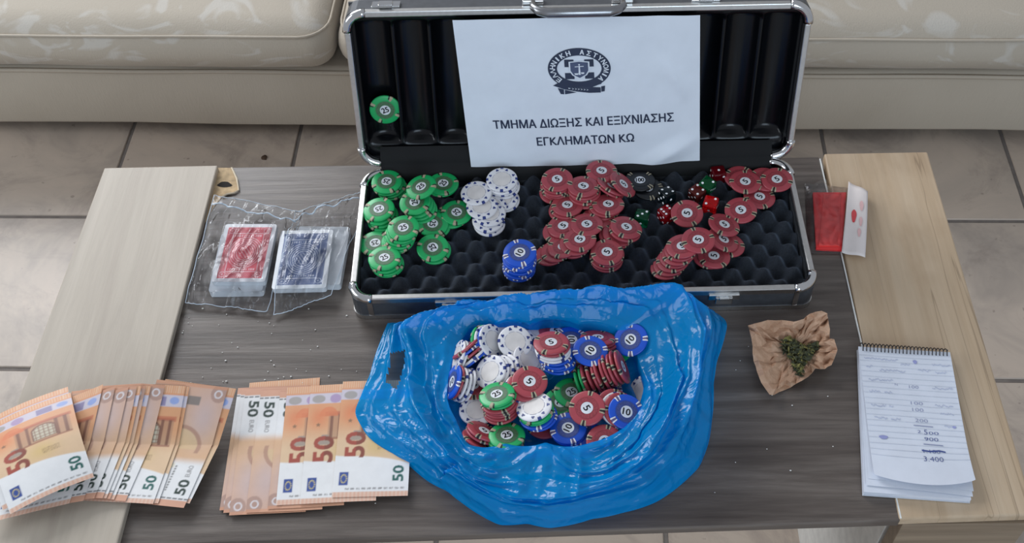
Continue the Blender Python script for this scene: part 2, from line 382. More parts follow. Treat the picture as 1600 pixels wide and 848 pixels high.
def rim_parts(parent, M, w, d, r, z, names=('rim', 'corner'), skip=None):
    """four straight aluminium rails and four chrome corner pieces"""
    hw, rr = w / 2, r + 0.012
    for iq, (x0, y0, x1, y1) in enumerate(((-hw + rr, 0, hw - rr, 0), (-hw + rr, d, hw - rr, d), (-hw, rr, -hw, d - rr), (hw, rr, hw, d - rr))):
        if iq == skip: continue
        L = math.hypot(x1 - x0, y1 - y0); ang = math.atan2(y1 - y0, x1 - x0)
        inw = Vector((-(y1 - y0), x1 - x0, 0)).normalized(); cx, cy = (x0 + x1) / 2, (y0 + y1) / 2
        if inw.dot(Vector((0, d / 2, 0)) - Vector((cx, cy, 0))) < 0: inw = -inw
        c = Vector((cx, cy, z - 0.0035)) + inw * 0.0025
        bm = bmesh.new(); addbox(bm, (0, 0, 0), (L, 0.007, 0.009), M=M @ Matrix.Translation(c) @ Matrix.Rotation(ang, 4, 'Z'), bev=0.0012)
        obj(names[0], bm_mesh('rim', bm), M_alu, parent)
    for sx_, sy_ in ((-1, 0), (1, 0), (1, 1), (-1, 1)):
        cx, cy = sx_ * (hw - rr), rr if sy_ == 0 else d - rr
        a0 = {(-1, 0): 180, (1, 0): 270, (1, 1): 0, (-1, 1): 90}[(sx_, sy_)]
        pts = [M @ Vector((cx + (rr - .002) * math.cos(math.radians(a0 + 90 * k / 10)), cy + (rr - .002) * math.sin(math.radians(a0 + 90 * k / 10)), z - .0025)) for k in range(11)]
        bm = bmesh.new(); tube(bm, pts, 0.0056, 8)
        low = [M @ Vector((cx + (rr + .0008) * math.cos(math.radians(a0 + 90 * k / 10)), cy + (rr + .0008) * math.sin(math.radians(a0 + 90 * k / 10)), 0)) for k in range(11)]
        up = M.to_3x3() @ Vector((0, 0, 1))
        A = [bm.verts.new(p + up * 0.002) for p in low]; B = [bm.verts.new(p + up * (z - .004)) for p in low]
        for k in range(10): bm.faces.new((A[k], A[k + 1], B[k + 1], B[k]))
        obj(names[1], bm_mesh('corner', bm, True), M_chr, parent)
V, Fc = wall_ring(CW, CDp, 0.014, 0.006, 0.002, RIMZ - 0.004)
base = obj('base', mesh('base', tf(V, CM), Fc), M_shell, case)
obj('base_floor', boxmesh('base_floor', (0, CDp / 2, 0.003), (CW - .012, CDp - .012, 0.003), M=CM), M_black, case)
rim_parts(base, CM, CW, CDp, 0.012, RIMZ, skip=1)
V, Fc = wall_ring(CW + .0016, CDp + .0016, 0.0145, 0.003, 0.0, 0.006); obj('bottom_rail', mesh('bottom_rail', tf([(x, y - .0008, z) for x, y, z in V], CM), Fc), M_alu, base)
# foam
FA, FP = 0.0098, 0.0172
def foam_z(x, y): return 0.0190 + FA * math.cos(PI * x / FP) * math.cos(PI * y / FP)
nx, ny = 241, 93; hw = CW / 2 - 0.0065
V = []
for j in range(ny):
    for i in range(nx):
        x = -hw + 2 * hw * i / (nx - 1); y = 0.0065 + (CDp - .013) * j / (ny - 1); z = foam_z(x, y)
        z += 0.0007 * noise.noise(Vector((x * 150, y * 150, 0)))
        V.append(CM @ Vector((x, y, z)))
obj('egg_crate_foam', mesh('egg_crate_foam', V, grid_faces(nx, ny), True), M_foam, case)
FT = 0.0190 + FA - .001                                  # crest height of the foam above the table
def latch(parent, M, x, y0, z, ny_):
    bm = bmesh.new()
    addbox(bm, (x, y0 + ny_ * .0012, z), (0.034, 0.0024, 0.008), M=M, bev=.0006)
    addbox(bm, (x, y0 + ny_ * .0028, z - .004), (0.019, 0.003, 0.011), M=M, bev=.0008)
    addbox(bm, (x, y0 + ny_ * .0042, z + .001), (0.012, 0.003, 0.004), M=M, bev=.0008)
    obj('latch', bm_mesh('latch', bm), M_chr, parent)
for px_, py_ in ((704, 470), (1130, 457)):
    q = CM.inverted() @ unp(px_, py_, 0.026); latch(base, CM, q.x, -0.0005, 0.026, -1)
# lid
LA = 1.3265
LM = CM @ Matrix.Translation((0, CDp + .003, RIMZ + .002)) @ Matrix.Rotation(LA, 4, 'X')     # lid local: y up along the lid, z = towards the case front/up side
LM = LM @ Matrix.Rotation(-0.012, 4, 'Z')
# lid local z axis: points up/back before rotation -> after rotation by LA about X it points to -y (towards camera)... walls lie behind: negative z
LW, LD = CW + .004, 0.200
V, Fc = wall_ring(LW, LD, 0.014, 0.006, -0.034, -0.004)
lid = obj('lid', mesh('lid', tf(V, LM), Fc), M_shell, case)
obj('lid_panel', boxmesh('lid_panel', (0, LD / 2, -0.0335), (LW - .004, LD - .004, .003), M=LM), M_shell, lid)
rim_parts(lid, LM @ Matrix.Translation((0, 0, 0)), LW, LD, 0.012, 0.0, ('rim', 'corner'), skip=0)
NCH = 12; ip = (LW - .020) / NCH
nx, ny = NCH * 14 + 1, 60; V = []
for j in range(ny):
    y = 0.0065 + (LD - .013) * j / (ny - 1)
    for i in range(nx):
        x = -LW / 2 + .010 + (LW - .020) * i / (nx - 1)
        ph = ((i % 14) / 14.0) * 2 - 1
        cyl = math.sqrt(max(0, 1 - ph * ph)) if i % 14 else 0
        e0 = min(1, max(0, (y - .022) / .010)); e1_ = min(1, max(0, (LD - .014 - y) / .006))
        e = (e0 * e0 * (3 - 2 * e0)) * (e1_ * e1_ * (3 - 2 * e1_))
        V.append(LM @ Vector((x, y, -0.008 - 0.0185 * cyl * e - (0.004 * (1 - e) if e < 1 and y < .03 else 0))))
tray = obj('chip_tray', mesh('chip_tray', V, grid_faces(nx, ny), True), M_black, lid)
for sg in (-1, 1):
    V = [(sg * (LW / 2 - .006), .006, -.009), (sg * (LW / 2 - .0105), .006, -.009), (sg * (LW / 2 - .0105), LD - .006, -.009), (sg * (LW / 2 - .006), LD - .006, -.009)]
    obj('tray_border', mesh('tray_border', tf(V, LM), [(0, 1, 2, 3)]), M_black, lid)
xa = CW / 2 - .022
V = [CM @ Vector((x, y, z)) for (y, z) in ((CDp - .0085, .020), (CDp - .009, RIMZ - .006), (CDp - .006, RIMZ + .0015), (CDp + .001, RIMZ + .003)) for x in (-xa, xa)]
V += [LM @ Vector((x, y, z)) for (y, z) in ((.004, .0015), (.012, .001), (.022, -.007)) for x in (-xa, xa)]
obj('hinge_flap', mesh('hinge_flap', V, [(2 * i, 2 * i + 1, 2 * i + 3, 2 * i + 2) for i in range(6)], True), M_fabric, case)
for px_ in (600, 1105):
    q = LM.inverted() @ unplane(px_, 6, LM.translation, (LM.to_3x3() @ Vector((0, 0, 1)))); 
    bm = bmesh.new(); addbox(bm, (q.x, LD + .0015, -.016), (.032, .003, .014), M=LM, bev=.0006); addbox(bm, (q.x, LD + .004, -.012), (.016, .004, .012), M=LM, bev=.001); obj('latch_plate', bm_mesh('latch_plate', bm), M_chr, lid)
# handle on the lid's top edge, folded over towards the front
h0 = LM.inverted() @ unplane(833, 8, LM.translation, LM.to_3x3() @ Vector((0, 0, 1))); h1 = LM.inverted() @ unplane(974, 6, LM.translation, LM.to_3x3() @ Vector((0, 0, 1)))
pts = []
for (x, y, z) in ((h0.x, LD + .004, -.012), (h0.x, LD + .004, .004), (h0.x + .006, LD + .003, .012), (h0.x + .016, LD + .002, .015), (h1.x - .016, LD + .002, .015), (h1.x - .006, LD + .003, .012), (h1.x, LD + .004, .004), (h1.x, LD + .004, -.012)): pts.append(LM @ Vector((x, y, z)))
bm = bmesh.new(); tube(bm, pts, [.003, .004, .005, .0058, .0058, .005, .004, .003], 10)
hd = obj('handle', bm_mesh('handle', bm, True), mat('steel_handle', (150, 150, 152), 0.28, 0.9), lid)
for hx in (h0.x, h1.x):
    bm = bmesh.new(); addbox(bm, (hx, LD + .003, -.016), (.024, .006, .014), M=LM, bev=.001); obj('handle_mount', bm_mesh('handle_mount', bm), M_chr, lid)
LN = (LM.to_3x3() @ Vector((0, 0, 1))).normalized(); LUP = (LM.to_3x3() @ Vector((0, 1, 0))).normalized(); LX = (LM.to_3x3() @ Vector((1, 0, 0))).normalized()

# ------------------------------------------------------------------ paper sign leaning in the lid
p_ref = LM @ Vector((0, .03, .0035))
pc = {k: unplane(x, y, p_ref, (LN + Vector((0, 0, -.02))).normalized()) for k, (x, y) in dict(tl=(707, 30), tr=(1094, 24), br=(1093, 261), bl=(737, 266)).items()}
def sheet(x, y, lift=0.0):
    """x 0..297, y 0..210 in mm -> point on the leaning sheet"""
    u, v = x / 297.0, y / 210.0
    p = pc['bl'].lerp(pc['br'], u).lerp(pc['tl'].lerp(pc['tr'], u), v)
    b = 0.0035 * math.sin(PI * u) * math.sin(PI * v) + 0.0015 * math.sin(3 * u + 2 * v)
    du, dv = u - .86, v - .12
    cr = max(0, 1 - abs(dv - 0.9 * du + .02) / .10) * max(0, 1 - math.hypot(du, dv) / .20)
    b += 0.007 * cr
    cr2 = max(0, 1 - abs(u - .90 + .3 * (v - .6)) / .03) * max(0, 1 - abs(v - .6) / .16)
    b += 0.003 * cr2 + 0.0009 * noise.noise(Vector((u * 9, v * 7, 3)))
    return p + LN * (b + lift + 0.001)
nx, ny = 80, 58
V = [sheet(297 * i / (nx - 1), 210 * j / (ny - 1)) for j in range(ny) for i in range(nx)]
sign = thing('paper_sign', pc['bl'].lerp(pc['br'], .5), 'white paper sheet with printed emblem and lettering leaning in the case lid', 'paper')
me = mesh('sheet', V, grid_faces(nx, ny), True); ps = obj('sheet', me, mat('white_copy_paper', (222, 228, 236), 0.6, var=0.02), sign)
M_ink = mat('navy_print_ink', (38, 48, 72), 0.6)
M_inkl = mat('paper_white_print', (222, 228, 236), 0.6, var=0.02)
def shifted(tr, x, y, sx=1.0, sy=1.0): return tr * np.array([sx, sy]) + np.array([x, y])
def fit_text(body, cx, cy, width, height, off=0.0):
    t = text_tris(body, 1.0, off); a = t.reshape(-1, 2); mn, mx = a.min(0), a.max(0)
    return (t - (mn + mx) / 2) * np.array([width / (mx[0] - mn[0]), height / (mx[1] - mn[1])]) + np.array([cx, cy])
def sub(tr, n=1):                               # split triangles so that they follow the curved sheet
    for _ in range(n):
        a, b, c = tr[:, 0], tr[:, 1], tr[:, 2]; ab, bc, ca = (a + b) / 2, (b + c) / 2, (c + a) / 2
        tr = np.concatenate([np.stack(q, 1) for q in ((a, ab, ca), (ab, b, bc), (ca, bc, c), (ab, bc, ca))])
    return tr
def sign_xy(px, py):
    q = unplane(px, py, p_ref, LN); best = None
    # invert the bilinear map
    u, v = .5, .5
    for _ in range(30):
        g = lambda u, v: project(pc['bl'].lerp(pc['br'], u).lerp(pc['tl'].lerp(pc['tr'], u), v))
        f0 = g(u, v); fu = g(u + 1e-4, v); fv = g(u, v + 1e-4)
        J = np.array([[(fu[0] - f0[0]) / 1e-4, (fv[0] - f0[0]) / 1e-4], [(fu[1] - f0[1]) / 1e-4, (fv[1] - f0[1]) / 1e-4]])
        d = np.linalg.solve(J, np.array([px - f0[0], py - f0[1]])); u += d[0]; v += d[1]
    return u * 297, v * 210
def line_text(body, pL, pR, hpx, off):
    a = sign_xy(*pL); b = sign_xy(*pR); cx, cy = (a[0] + b[0]) / 2, (a[1] + b[1]) / 2
    wd = math.hypot(b[0] - a[0], b[1] - a[1]); ang = math.atan2(b[1] - a[1], b[0] - a[0])
    t = fit_text(body, 0, 0, wd, hpx, off); c, s = math.cos(ang), math.sin(ang)
    return t @ np.array([[c, s], [-s, c]]) + np.array([cx, cy])
t1 = line_text('ΤΜΗΜΑ ΔΙΩΞΗΣ KΑΙ ΕΞΙΧΝΙΑΣΗΣ', (771, 192), (1052, 181), 12.2, 0.0)
t2 = line_text('ΕΓKΛΗΜΑΤΩΝ KΩ', (839, 218), (990, 212), 12.2, 0.0)
bold = lambda t, e: [t + np.array(o_) for o_ in ((-e, 0), (e, 0), (0, e * .6), (0, -e * .6))]
obj('lettering', tri_mesh('lettering', bold(t1, .36) + bold(t2, .36), sheet, 0.0006), M_ink, ps)
# emblem
ex, ey = sign_xy(905, 106); emw = 35.5; emh = 31.5
def ell(rx, ry, n=64, cx=0, cy=0): return [(cx + rx * math.cos(2 * PI * k / n), cy + ry * math.sin(2 * PI * k / n)) for k in range(n)]
def ringtri(ro, ri, n=72, a0=0, a1=360):
    out = []
    for k in range(n):
        a, b = math.radians(a0 + (a1 - a0) * k / n), math.radians(a0 + (a1 - a0) * (k + 1) / n)
        p = [(ro[0] * math.cos(a), ro[1] * math.sin(a)), (ro[0] * math.cos(b), ro[1] * math.sin(b)), (ri[0] * math.cos(b), ri[1] * math.sin(b)), (ri[0] * math.cos(a), ri[1] * math.sin(a))]
        out += [[p[0], p[1], p[2]], [p[0], p[2], p[3]]]
    return np.array(out)
RX, RY = emw, 24.5
navy = [ringtri((RX, RY), (RX * .71, RY * .645), 72, -62, 298)]
for sx_ in (-1, 1):
    for y0, y1 in ((2.2, 11), (-12.5, -5.0)):
        x0, x1 = (sx_ * 6, sx_ * 16.5)
        navy.append(poly_tris([(x0, y0), (x1, y0), (x1, y1), (x0, y1)]))
shield = [(-10, 7.6), (0, 8.6), (10, 7.6), (10, -2), (7, -7), (0, -11), (-7, -7), (-10, -2)]
whit = [poly_tris([(x * 1.17, y * 1.13) for x, y in shield])]
navy2 = [poly_tris(shield)]
# ribbon
navy.append(poly_tris([(-24, -16), (-12, -20.5), (0, -22), (23, -23.2), (23, -29.5), (10, -29.8), (-4, -28), (-18, -25), (-31, -20)]))
navy.append(poly_tris([(23.6, -22.2), (28.2, -21.2), (27.4, -28), (23.6, -28.6)]))
navy.append(poly_tris([(-18, -25.5), (-18, -31), (-5, -29)])); navy.append(poly_tris([(-26, -23), (-19, -25), (-19, -31), (-23, -30.5)]))
navy.append(poly_tris([(8, -20.5), (18, -20.8), (24, -19), (25, -15)]))
white2 = []
for k in range(6):
    x = -10 + k * 3.3; white2.append(poly_tris([(x, -22.8 - .35 * k), (x + 1.4, -24 - .3 * k), (x, -25.4 - .3 * k), (x + 2.4, -24 - .3 * k)]))
white2.append(poly_tris([(-14, -22.4), (-11, -23.4), (-13.5, -23.8)]))
fig = [poly_tris([(-.7, 4), (.7, 4), (1.2, -7), (-1.2, -7)]), poly_tris([(-6, -5), (-1, -5), (-2, -7), (-5, -7)]), poly_tris([(1.5, -4), (5.5, -4), (5, -6), (2, -6)]), poly_tris([(-5, 3.2), (5, 3.8), (5, 3), (-5, 2.4)]), poly_tris(ell(1, 1, 8, 0, 5.3))]
letters = []
word = 'ΕΛΛΗΝΙKΗ ΑΣΤΥΝΟΜΙΑ'
for k, ch in enumerate(word):
    if ch == ' ': continue
    a = math.radians(218 - (218 + 38) * k / (len(word) - 1)); g = fit_text(ch, 0, 0, (1.5 if ch == 'Ι' else 4.5), 5.4, 0.0)
    cx, cy = RX * .855 * math.cos(a), RY * .825 * math.sin(a); th = math.atan2(math.sin(a) / RY, math.cos(a) / RX) - PI / 2
    c, s = math.cos(th), math.sin(th); letters.append(g @ np.array([[c, s], [-s, c]]) + np.array([cx, cy]))
esc = (sign_xy(954, 106)[0] - sign_xy(856, 106)[0]) / (2 * RX)
def em(tr): return [t * esc + np.array([ex, ey + 1.5]) for t in tr]
e_ = obj('emblem', tri_mesh('emblem', em(navy), sheet, 0.0006), M_ink, ps)
me = tri_mesh('emblem_detail', em(whit), sheet, 0.0009); obj('emblem', me, M_inkl, ps)
obj('emblem', tri_mesh('emblem', em(navy2), sheet, 0.0012), mat('slate_print_ink', (74, 84, 112), 0.6), ps)
obj('emblem_lettering', tri_mesh('emblem_lettering', em([q_ for g_ in letters for q_ in bold(g_, .30)] + white2 + [t for t in fig]), sheet, 0.0015), M_inkl, ps)

# ------------------------------------------------------------------ poker chips
CR, CT = 0.0195, 0.0033
def lathe(prof, n=40):
    V = []; Fc = []; m = len(prof)
    for k in range(n):
        a = 2 * PI * k / n
        for r, z in prof: V.append((r * math.cos(a), r * math.sin(a), z))
    for k in range(n):
        for i in range(m - 1):
            a, b = k * m + i, ((k + 1) % n) * m + i; Fc.append((a, b, b + 1, a + 1))
    return V, Fc
def chip_body():
    h = CT / 2; p = [(0.0, -h), (.011, -h), (.0125, -h + .0002), (.018, -h + .0001), (.0192, -h + .0006), (CR, -h + .0011), (CR, h - .0011), (.0192, h - .0006), (.018, h - .0001), (.0125, h - .0002), (.011, h), (0.0, h)]
    V, Fc = lathe(p, 40); return mesh('chip_body', V, Fc, True)
def sector(bm_, a0, a1, r0, r1, mi, n=3):
    """insert wrapping both faces and the rim between angles (deg), slightly proud"""
    h = CT / 2 + .00012; R = r1 + .00010
    prof = [(r0, h), (.0180, h), (.0193, h - .0006), (R, h - .0011), (R, -h + .0011), (.0193, -h + .0006), (.0180, -h), (r0, -h)]
    rows = []
    for k in range(n + 1):
        a = math.radians(a0 + (a1 - a0) * k / n); rows.append([bm_.verts.new((r * math.cos(a), r * math.sin(a), z)) for r, z in prof])
    for k in range(n):
        for i in range(len(prof) - 1):
            f = bm_.faces.new((rows[k][i], rows[k][i + 1], rows[k + 1][i + 1], rows[k + 1][i])); f.material_index = mi
def annulus(r0, r1, z, n=40, both=True):
    V = []; Fc = []
    for s in ((1, -1) if both else (1,)):
        o_ = len(V)
        for k in range(n):
            a = 2 * PI * k / n; V += [(r0 * math.cos(a), r0 * math.sin(a), s * z), (r1 * math.cos(a), r1 * math.sin(a), s * z)]
        for k in range(n):
            q = (k + 1) % n; f = (o_ + 2 * k, o_ + 2 * k + 1, o_ + 2 * q + 1, o_ + 2 * q); Fc.append(f if s > 0 else f[::-1])
    return V, Fc
KIND = {}
M_tan = mat('tan_chip_insert', (168, 156, 130), 0.45); M_blk = mat('black_chip_insert', (30, 28, 30), 0.45)
M_inl = mat('white_chip_label', (214, 216, 220), 0.4); M_num = mat('black_numeral', (18, 18, 26), 0.4)
M_wht = mat('white_chip_insert', (226, 224, 224), 0.4); M_pur = mat('purple_chip_insert', (96, 84, 120), 0.45); M_bluei = mat('navy_chip_insert', (34, 52, 120), 0.45)
def make_kind(key, rgb, ring_rgb, num, style):
    body = chip_body(); body.materials.append(mat(key + '_chip_clay', rgb, 0.36, var=0.05, spec=0.5))
    bm = bmesh.new(); mats = []
    if style in ('tan', 'white'):
        A, B = (M_tan, M_blk) if style == 'tan' else (M_wht, M_pur); mats = [A, B]
        for q in range(4):
            a = 45 + 90 * q
            if key == 'green': sector(bm, a - 7, a + 4, .0135, CR, 0); sector(bm, a + 5, a + 10, .0150, CR, 1)
            else: sector(bm, a - 9, a - 4, .0140, CR, 0); sector(bm, a - 4, a + 4, .0140, CR, 1, 3); sector(bm, a + 4, a + 9, .0140, CR, 0)
    else:                                        # white chip: eight navy marks
        mats = [M_bluei]
        for q in range(4): sector(bm, 90 * q - 6, 90 * q + 6, .0168, CR, 0)
        for s in (1, -1):
            for q in range(8):
                a = math.radians(22.5 + 45 * q)
                for (rr, da) in ((.0150, -.055), (.0150, .055), (.0166, 0)):
                    c = Vector((rr * math.cos(a + da), rr * math.sin(a + da), s * (CT / 2 + .00012))); e1v = Vector((math.cos(a), math.sin(a), 0)) * .0008; e2v = Vector((-math.sin(a), math.cos(a), 0)) * .00095
                    bm.faces.new([bm.verts.new(c + p) for p in (e1v + e2v, e1v - e2v, -e1v - e2v, -e1v + e2v)])
    ins = bm_mesh('inserts', bm); [ins.materials.append(q) for q in mats]
    parts = {'body': body, 'inserts': ins}
    h = CT / 2
    if num:
        V, Fc = annulus(.0068, .0116, h + .00010); V2, F2 = annulus(.0121, .0124, h + .00012)
        rg = mesh('ring_print', V + V2, Fc + [tuple(i + len(V) for i in f) for f in F2]); rg.materials.append(mat(key + '_chip_ring', ring_rgb, 0.45, var=0.35, vs=900)); parts['ring'] = rg
        V, Fc = annulus(.0, .0066, h + .00016, 28); il = mesh('inlay', V, Fc); il.materials.append(M_inl); parts['inlay'] = il
        t0_ = fit_text(num, 0, 0, {1: .0046, 2: .0082, 3: .0100}[len(num)], .0072, 0.0); t = np.concatenate([t0_ + np.array(e_) for e_ in ((-.0003, 0), (.0003, 0), (0, .0002), (0, -.0002))])
        Vn = []; Fn = []
        for s in (1, -1):
            for q in t:
                i = len(Vn); Vn += [(x * s, y, s * (h + .00022)) for x, y in q]; Fn.append((i, i + 1, i + 2))
        nm = mesh('numeral', Vn, Fn); nm.materials.append(M_num); parts['numeral'] = nm
    else:
        V = []; Fc = []
        for q in range(8):                        # broken thin circle
            a0, a1 = math.radians(45 * q + 5), math.radians(45 * q + 40)
            for s in (1, -1):
                i = len(V)
                for k in range(5):
                    a = a0 + (a1 - a0) * k / 4; V += [(.0116 * math.cos(a), .0116 * math.sin(a), s * (h + .0001)), (.0119 * math.cos(a), .0119 * math.sin(a), s * (h + .0001))]
                Fc += [(i + 2 * k, i + 2 * k + 1, i + 2 * k + 3, i + 2 * k + 2) for k in range(4)]
        rg = mesh('ring_print', V, Fc); rg.materials.append(mat('faint_navy_print', (120, 124, 150), 0.5)); parts['ring'] = rg
        V, Fc = annulus(0, .0114, h + .00008, 32); il = mesh('inlay', V, Fc); il.materials.append(mat('cream_chip_centre', (214, 208, 204), 0.45)); parts['inlay'] = il
    KIND[key] = parts
make_kind('green', (26, 166, 92), (70, 104, 72), '25', 'tan')
make_kind('red', (164, 66, 75), (144, 56, 64), '5', 'tan')
make_kind('blue', (22, 80, 190), (58, 72, 128), '10', 'white')
make_kind('white', (222, 220, 222), None, None, 'marks')
make_kind('black', (12, 13, 17), (18, 19, 24), '100', 'tan')
NCHIP = 0
CHIPS = []
FACE = {'green': 'green 25 chip', 'red': 'red 5 chip', 'blue': 'blue 10 chip', 'white': 'white poker chip', 'black': 'black poker chip'}
ORD = ['topmost of', 'second down', 'third down', 'fourth down', 'fifth down', 'sixth down', 'seventh down', 'eighth down', 'ninth down', 'tenth down', 'eleventh down']
def chip(kind, c, n, spin, label, group, full=True):
    """one chip centred at c with face normal n"""
    p = KIND[kind]; n = Vector(n).normalized()
    q = Vector((0, 0, 1)).rotation_difference(n) @ Quaternion((0, 0, 1), math.radians(spin))
    o = obj('poker_chip', p['body'], label=label, cat='poker chip', group=group); o.location = c; o.rotation_mode = 'QUATERNION'; o.rotation_quaternion = q; o.scale = (.962, .962, 1)
    for nm, k in (('edge_inserts', 'inserts'), ('ring_print', 'ring')):
        if k in p and (full or k == 'inserts'): obj(nm, p[k], None, o, world=False)
    if full:
        i = obj('inlay', p['inlay'], None, o, world=False)
        if 'numeral' in p: obj('numeral', p['numeral'], None, i, world=False)
    CHIPS.append(o); return o
def nvec(nx_, ny_): return Vector((nx_, ny_, math.sqrt(max(0.0, 1 - nx_ * nx_ - ny_ * ny_))))
def stack(kinds, px, py, h, n, where, group, step=None, spin=None, gap=1.02, jit=0.0012, order='topmost', full_all=False):
    """chips from the visible one at pixel (px,py), h metres above the table, downwards along -n; step = sideways slip in mm per chip"""
    if not isinstance(n, Vector): n = nvec(*n)
    c = unp(px, py, h) - n * (CT / 2)
    s = Vector((0, 0, 0)) if step is None else Vector((step[0], step[1], step[2] if len(step) > 2 else 0)) * 0.001
    s = s - n * s.dot(n)
    for i, k in enumerate(kinds):
        j = Vector((random.uniform(-1, 1), random.uniform(-1, 1), 0)) * (jit if i else 0)
        lab = FACE[k] + (', ' + ORD[i] + ' the ' if len(kinds) > 1 else ', ') + where
        chip(k, c - n * (CT * gap * i) + s * i + j, n, (spin if spin is not None and i == 0 else random.uniform(0, 360)), lab, group, full=(i == 0 or full_all or step is not None))
G_ = 'green chips in the case'; R_ = 'red chips in the case'; W_ = 'white chips in the case'; B_ = 'blue chips in the case'
g, r, b_, w_, k_ = 'green', 'red', 'blue', 'white', 'black'
L0 = FT + CT * 1.0                                # top face height of a chip lying on the foam crests
def lv(i): return L0 + CT * 1.03 * i
# green pile
stack([g] * 4, 604, 283, lv(3), (-.02, -.03), 'stack in the case corner by the hinge', G_, (1.6, -1.0), 160)
stack([g] * 3, 692.5, 286, lv(2), (.06, .02), 'stack between hinge and white chips', G_, (-.6, 1.5), 60)
stack([g] * 4, 648, 315, lv(5), (-.08, -.10), 'leaning green pile under the tilted chip', G_, (2.2, -2.0), 100)
stack([g], 657.5, 291, lv(8), (-.22, -.02), 'tilted on top of the green pile', G_, spin=35)
stack([g] * 2, 676, 349, lv(1), (.05, -.05), 'pair slipped beneath the leaning green pile', G_, (3, -1))
stack([g] * 2, 713.5, 331, lv(1), (.05, -.04), 'pair touching the white chips', G_, (-6, -3), 130)
stack([g] * 4, 592, 326, lv(3), (-.06, .0), 'stack against the case side by the green pile', G_, (1.5, -2.2), 200)
stack([g] * 6, 630, 355, lv(6), (-.03, -.02), 'slanted stack of six green chips', G_, (-2.0, -1.4), 20)
stack([g], 586, 379, lv(0), (-.03, .0), 'lying flat between two green stacks', G_, spin=190)
stack([g] * 4, 600.5, 402, lv(3), (.0, .06), 'stack by the case front corner', G_, (1.0, -.9), 30)
stack([g] * 2, 676, 386, lv(1), (.03, -.12), 'pair lying apart on the bare foam', G_, (2.5, -.8), 120)
# white pile
stack([w_] * 4, 784, 279.5, lv(5), (-.02, -.03), 'stack touching the paper sign', W_, (.6, -1.2), 0)
stack([w_] * 2, 785, 309, lv(1), (.03, -.05), 'pair under the stack by the paper sign', W_, (1, 1), 0)
stack([w_], 744, 300.5, lv(4), (-.04, -.02), 'overlapping the green chips, highest of the slanting row', W_, spin=30)
stack([w_], 753, 321.5, lv(3), (.0, -.05), 'second down the slanting white row', W_, spin=10)
stack([w_], 767, 320, lv(2), (.1, -.05), 'half hidden beside the slanting white row', W_, spin=10)
stack([w_], 765.5, 333, lv(2), (.02, -.04), 'third down the slanting white row', W_, spin=60)
stack([w_] * 2, 762.5, 343, lv(1), (.03, -.03), 'pair ending the slanting white row', W_, (.5, -2.2), 80)
# blue stack
stack([b_] * 2, 812, 394, lv(8), (-.06, -.08), 'blue stack, shifted pair', B_, (.2, -1.2), 60)
stack([b_] * 7, 811, 402, lv(6), (.0, .0), 'blue stack standing alone on the foam', B_, spin=30)
# red pile beside the paper
stack([r] * 6, 870.5, 279.5, lv(6), (-.03, -.02), 'tall red stack below the paper sign', R_, (-.5, -.8), 20)
stack([r] * 5, 911.5, 290, lv(6), (.02, .12), 'red stack with a raised rear edge', R_, (.6, -1.2), 30)
stack([r] * 2, 940, 266, lv(5), (.05, .06), 'pair leaning on the paper sign', R_, (1, -1), 50)
stack([r] * 2, 956, 290, lv(4), (.48, .36), 'pair standing on edge by the paper sign', R_, (1, 1), 20)
stack([r], 974.5, 287, lv(4), (.60, .10), 'steeply tilted beside the black chips', R_, spin=70)
stack([r] * 3, 950.5, 318, lv(4), (.0, .14), 'red stack beside the green die', R_, (-2.4, -.9), 40)
stack([r] * 2, 934, 339, lv(2), (.0, .12), 'pair under the stack beside the green die', R_, (1, -1))
stack([r] * 3, 886.5, 319.5, lv(3), (.0, .10), 'three leaning by the tall red stack', R_, (-2.0, -1.6), 50)
stack([r] * 2, 917, 349.5, lv(4), (-.03, .10), 'pair in the middle of the red heap', R_, (-2.0, .5), 20)
stack([r] * 2, 880, 352, lv(2), (-.15, .05), 'pair below the three leaning ones', R_, (-6, -3), 40)
stack([r] * 3, 906, 373, lv(4), (-.08, .05), 'red fan beside the blue stack', R_, (-4.2, -1.6), 50)
stack([r] * 3, 880, 384, lv(2), (-.20, .12), 'low end of the red fan by the blue stack', R_, (-8.5, -1.2), 200)
stack([r] * 4, 948.5, 393, lv(3), (.0, -.03), 'neat stack of four red chips', R_, (.0, -.6), 60)
stack([r] * 2, 979, 354, lv(4), (.20, .12), 'pair tilted towards the green die', R_, (.2, -1.6), 20)
stack([r] * 2, 966, 365, lv(2), (.18, .08), 'pair under the one tilted to the green die', R_, (-4, -2.5), 0)
# red pile by the dice and the case side
stack([r], 1164.5, 283, lv(2), (.0, .0), 'over another one beside the dark red die', R_, spin=40)
stack([r], 1156.5, 276, lv(1), (-.03, .0), 'under the one beside the dark red die', R_, spin=100)
stack([r], 1214, 279.5, lv(2), (-.05, -.03), 'nearest the case side wall', R_, spin=25)
stack([r], 1196, 279, lv(1), (.05, -.02), 'half covered by the one at the side wall', R_, spin=10)
stack([r], 1187, 306.5, lv(0), (.05, .02), 'lowest of those by the side wall', R_, spin=60)
stack([r], 1157.5, 327.5, lv(2), (-.08, -.08), 'with a faded centre, between dice and side wall', R_, spin=20)
stack([r], 1073.5, 332.5, lv(3), (-.05, -.16), 'resting on the red dice', R_, spin=70)
stack([r], 1132, 350, lv(3), (.24, .12), 'tilted over another below the two spot die', R_, spin=20)
stack([r], 1131, 373, lv(2), (.36, .10), 'steeply tilted under the tilted one', R_, spin=45)
stack([r], 1139, 381, lv(0), (.15, .05), 'lowest, peeking out from the tilted ones', R_, spin=45)
stack([r], 1091, 374, lv(7), (-.04, -.02), 'on top of the red fan by the front latch', R_, spin=60)
stack([r] * 7, 1066, 383.5, lv(5.6), (-.16, .08), 'red fan by the front latch', R_, (-3.3, -1.7), 20)
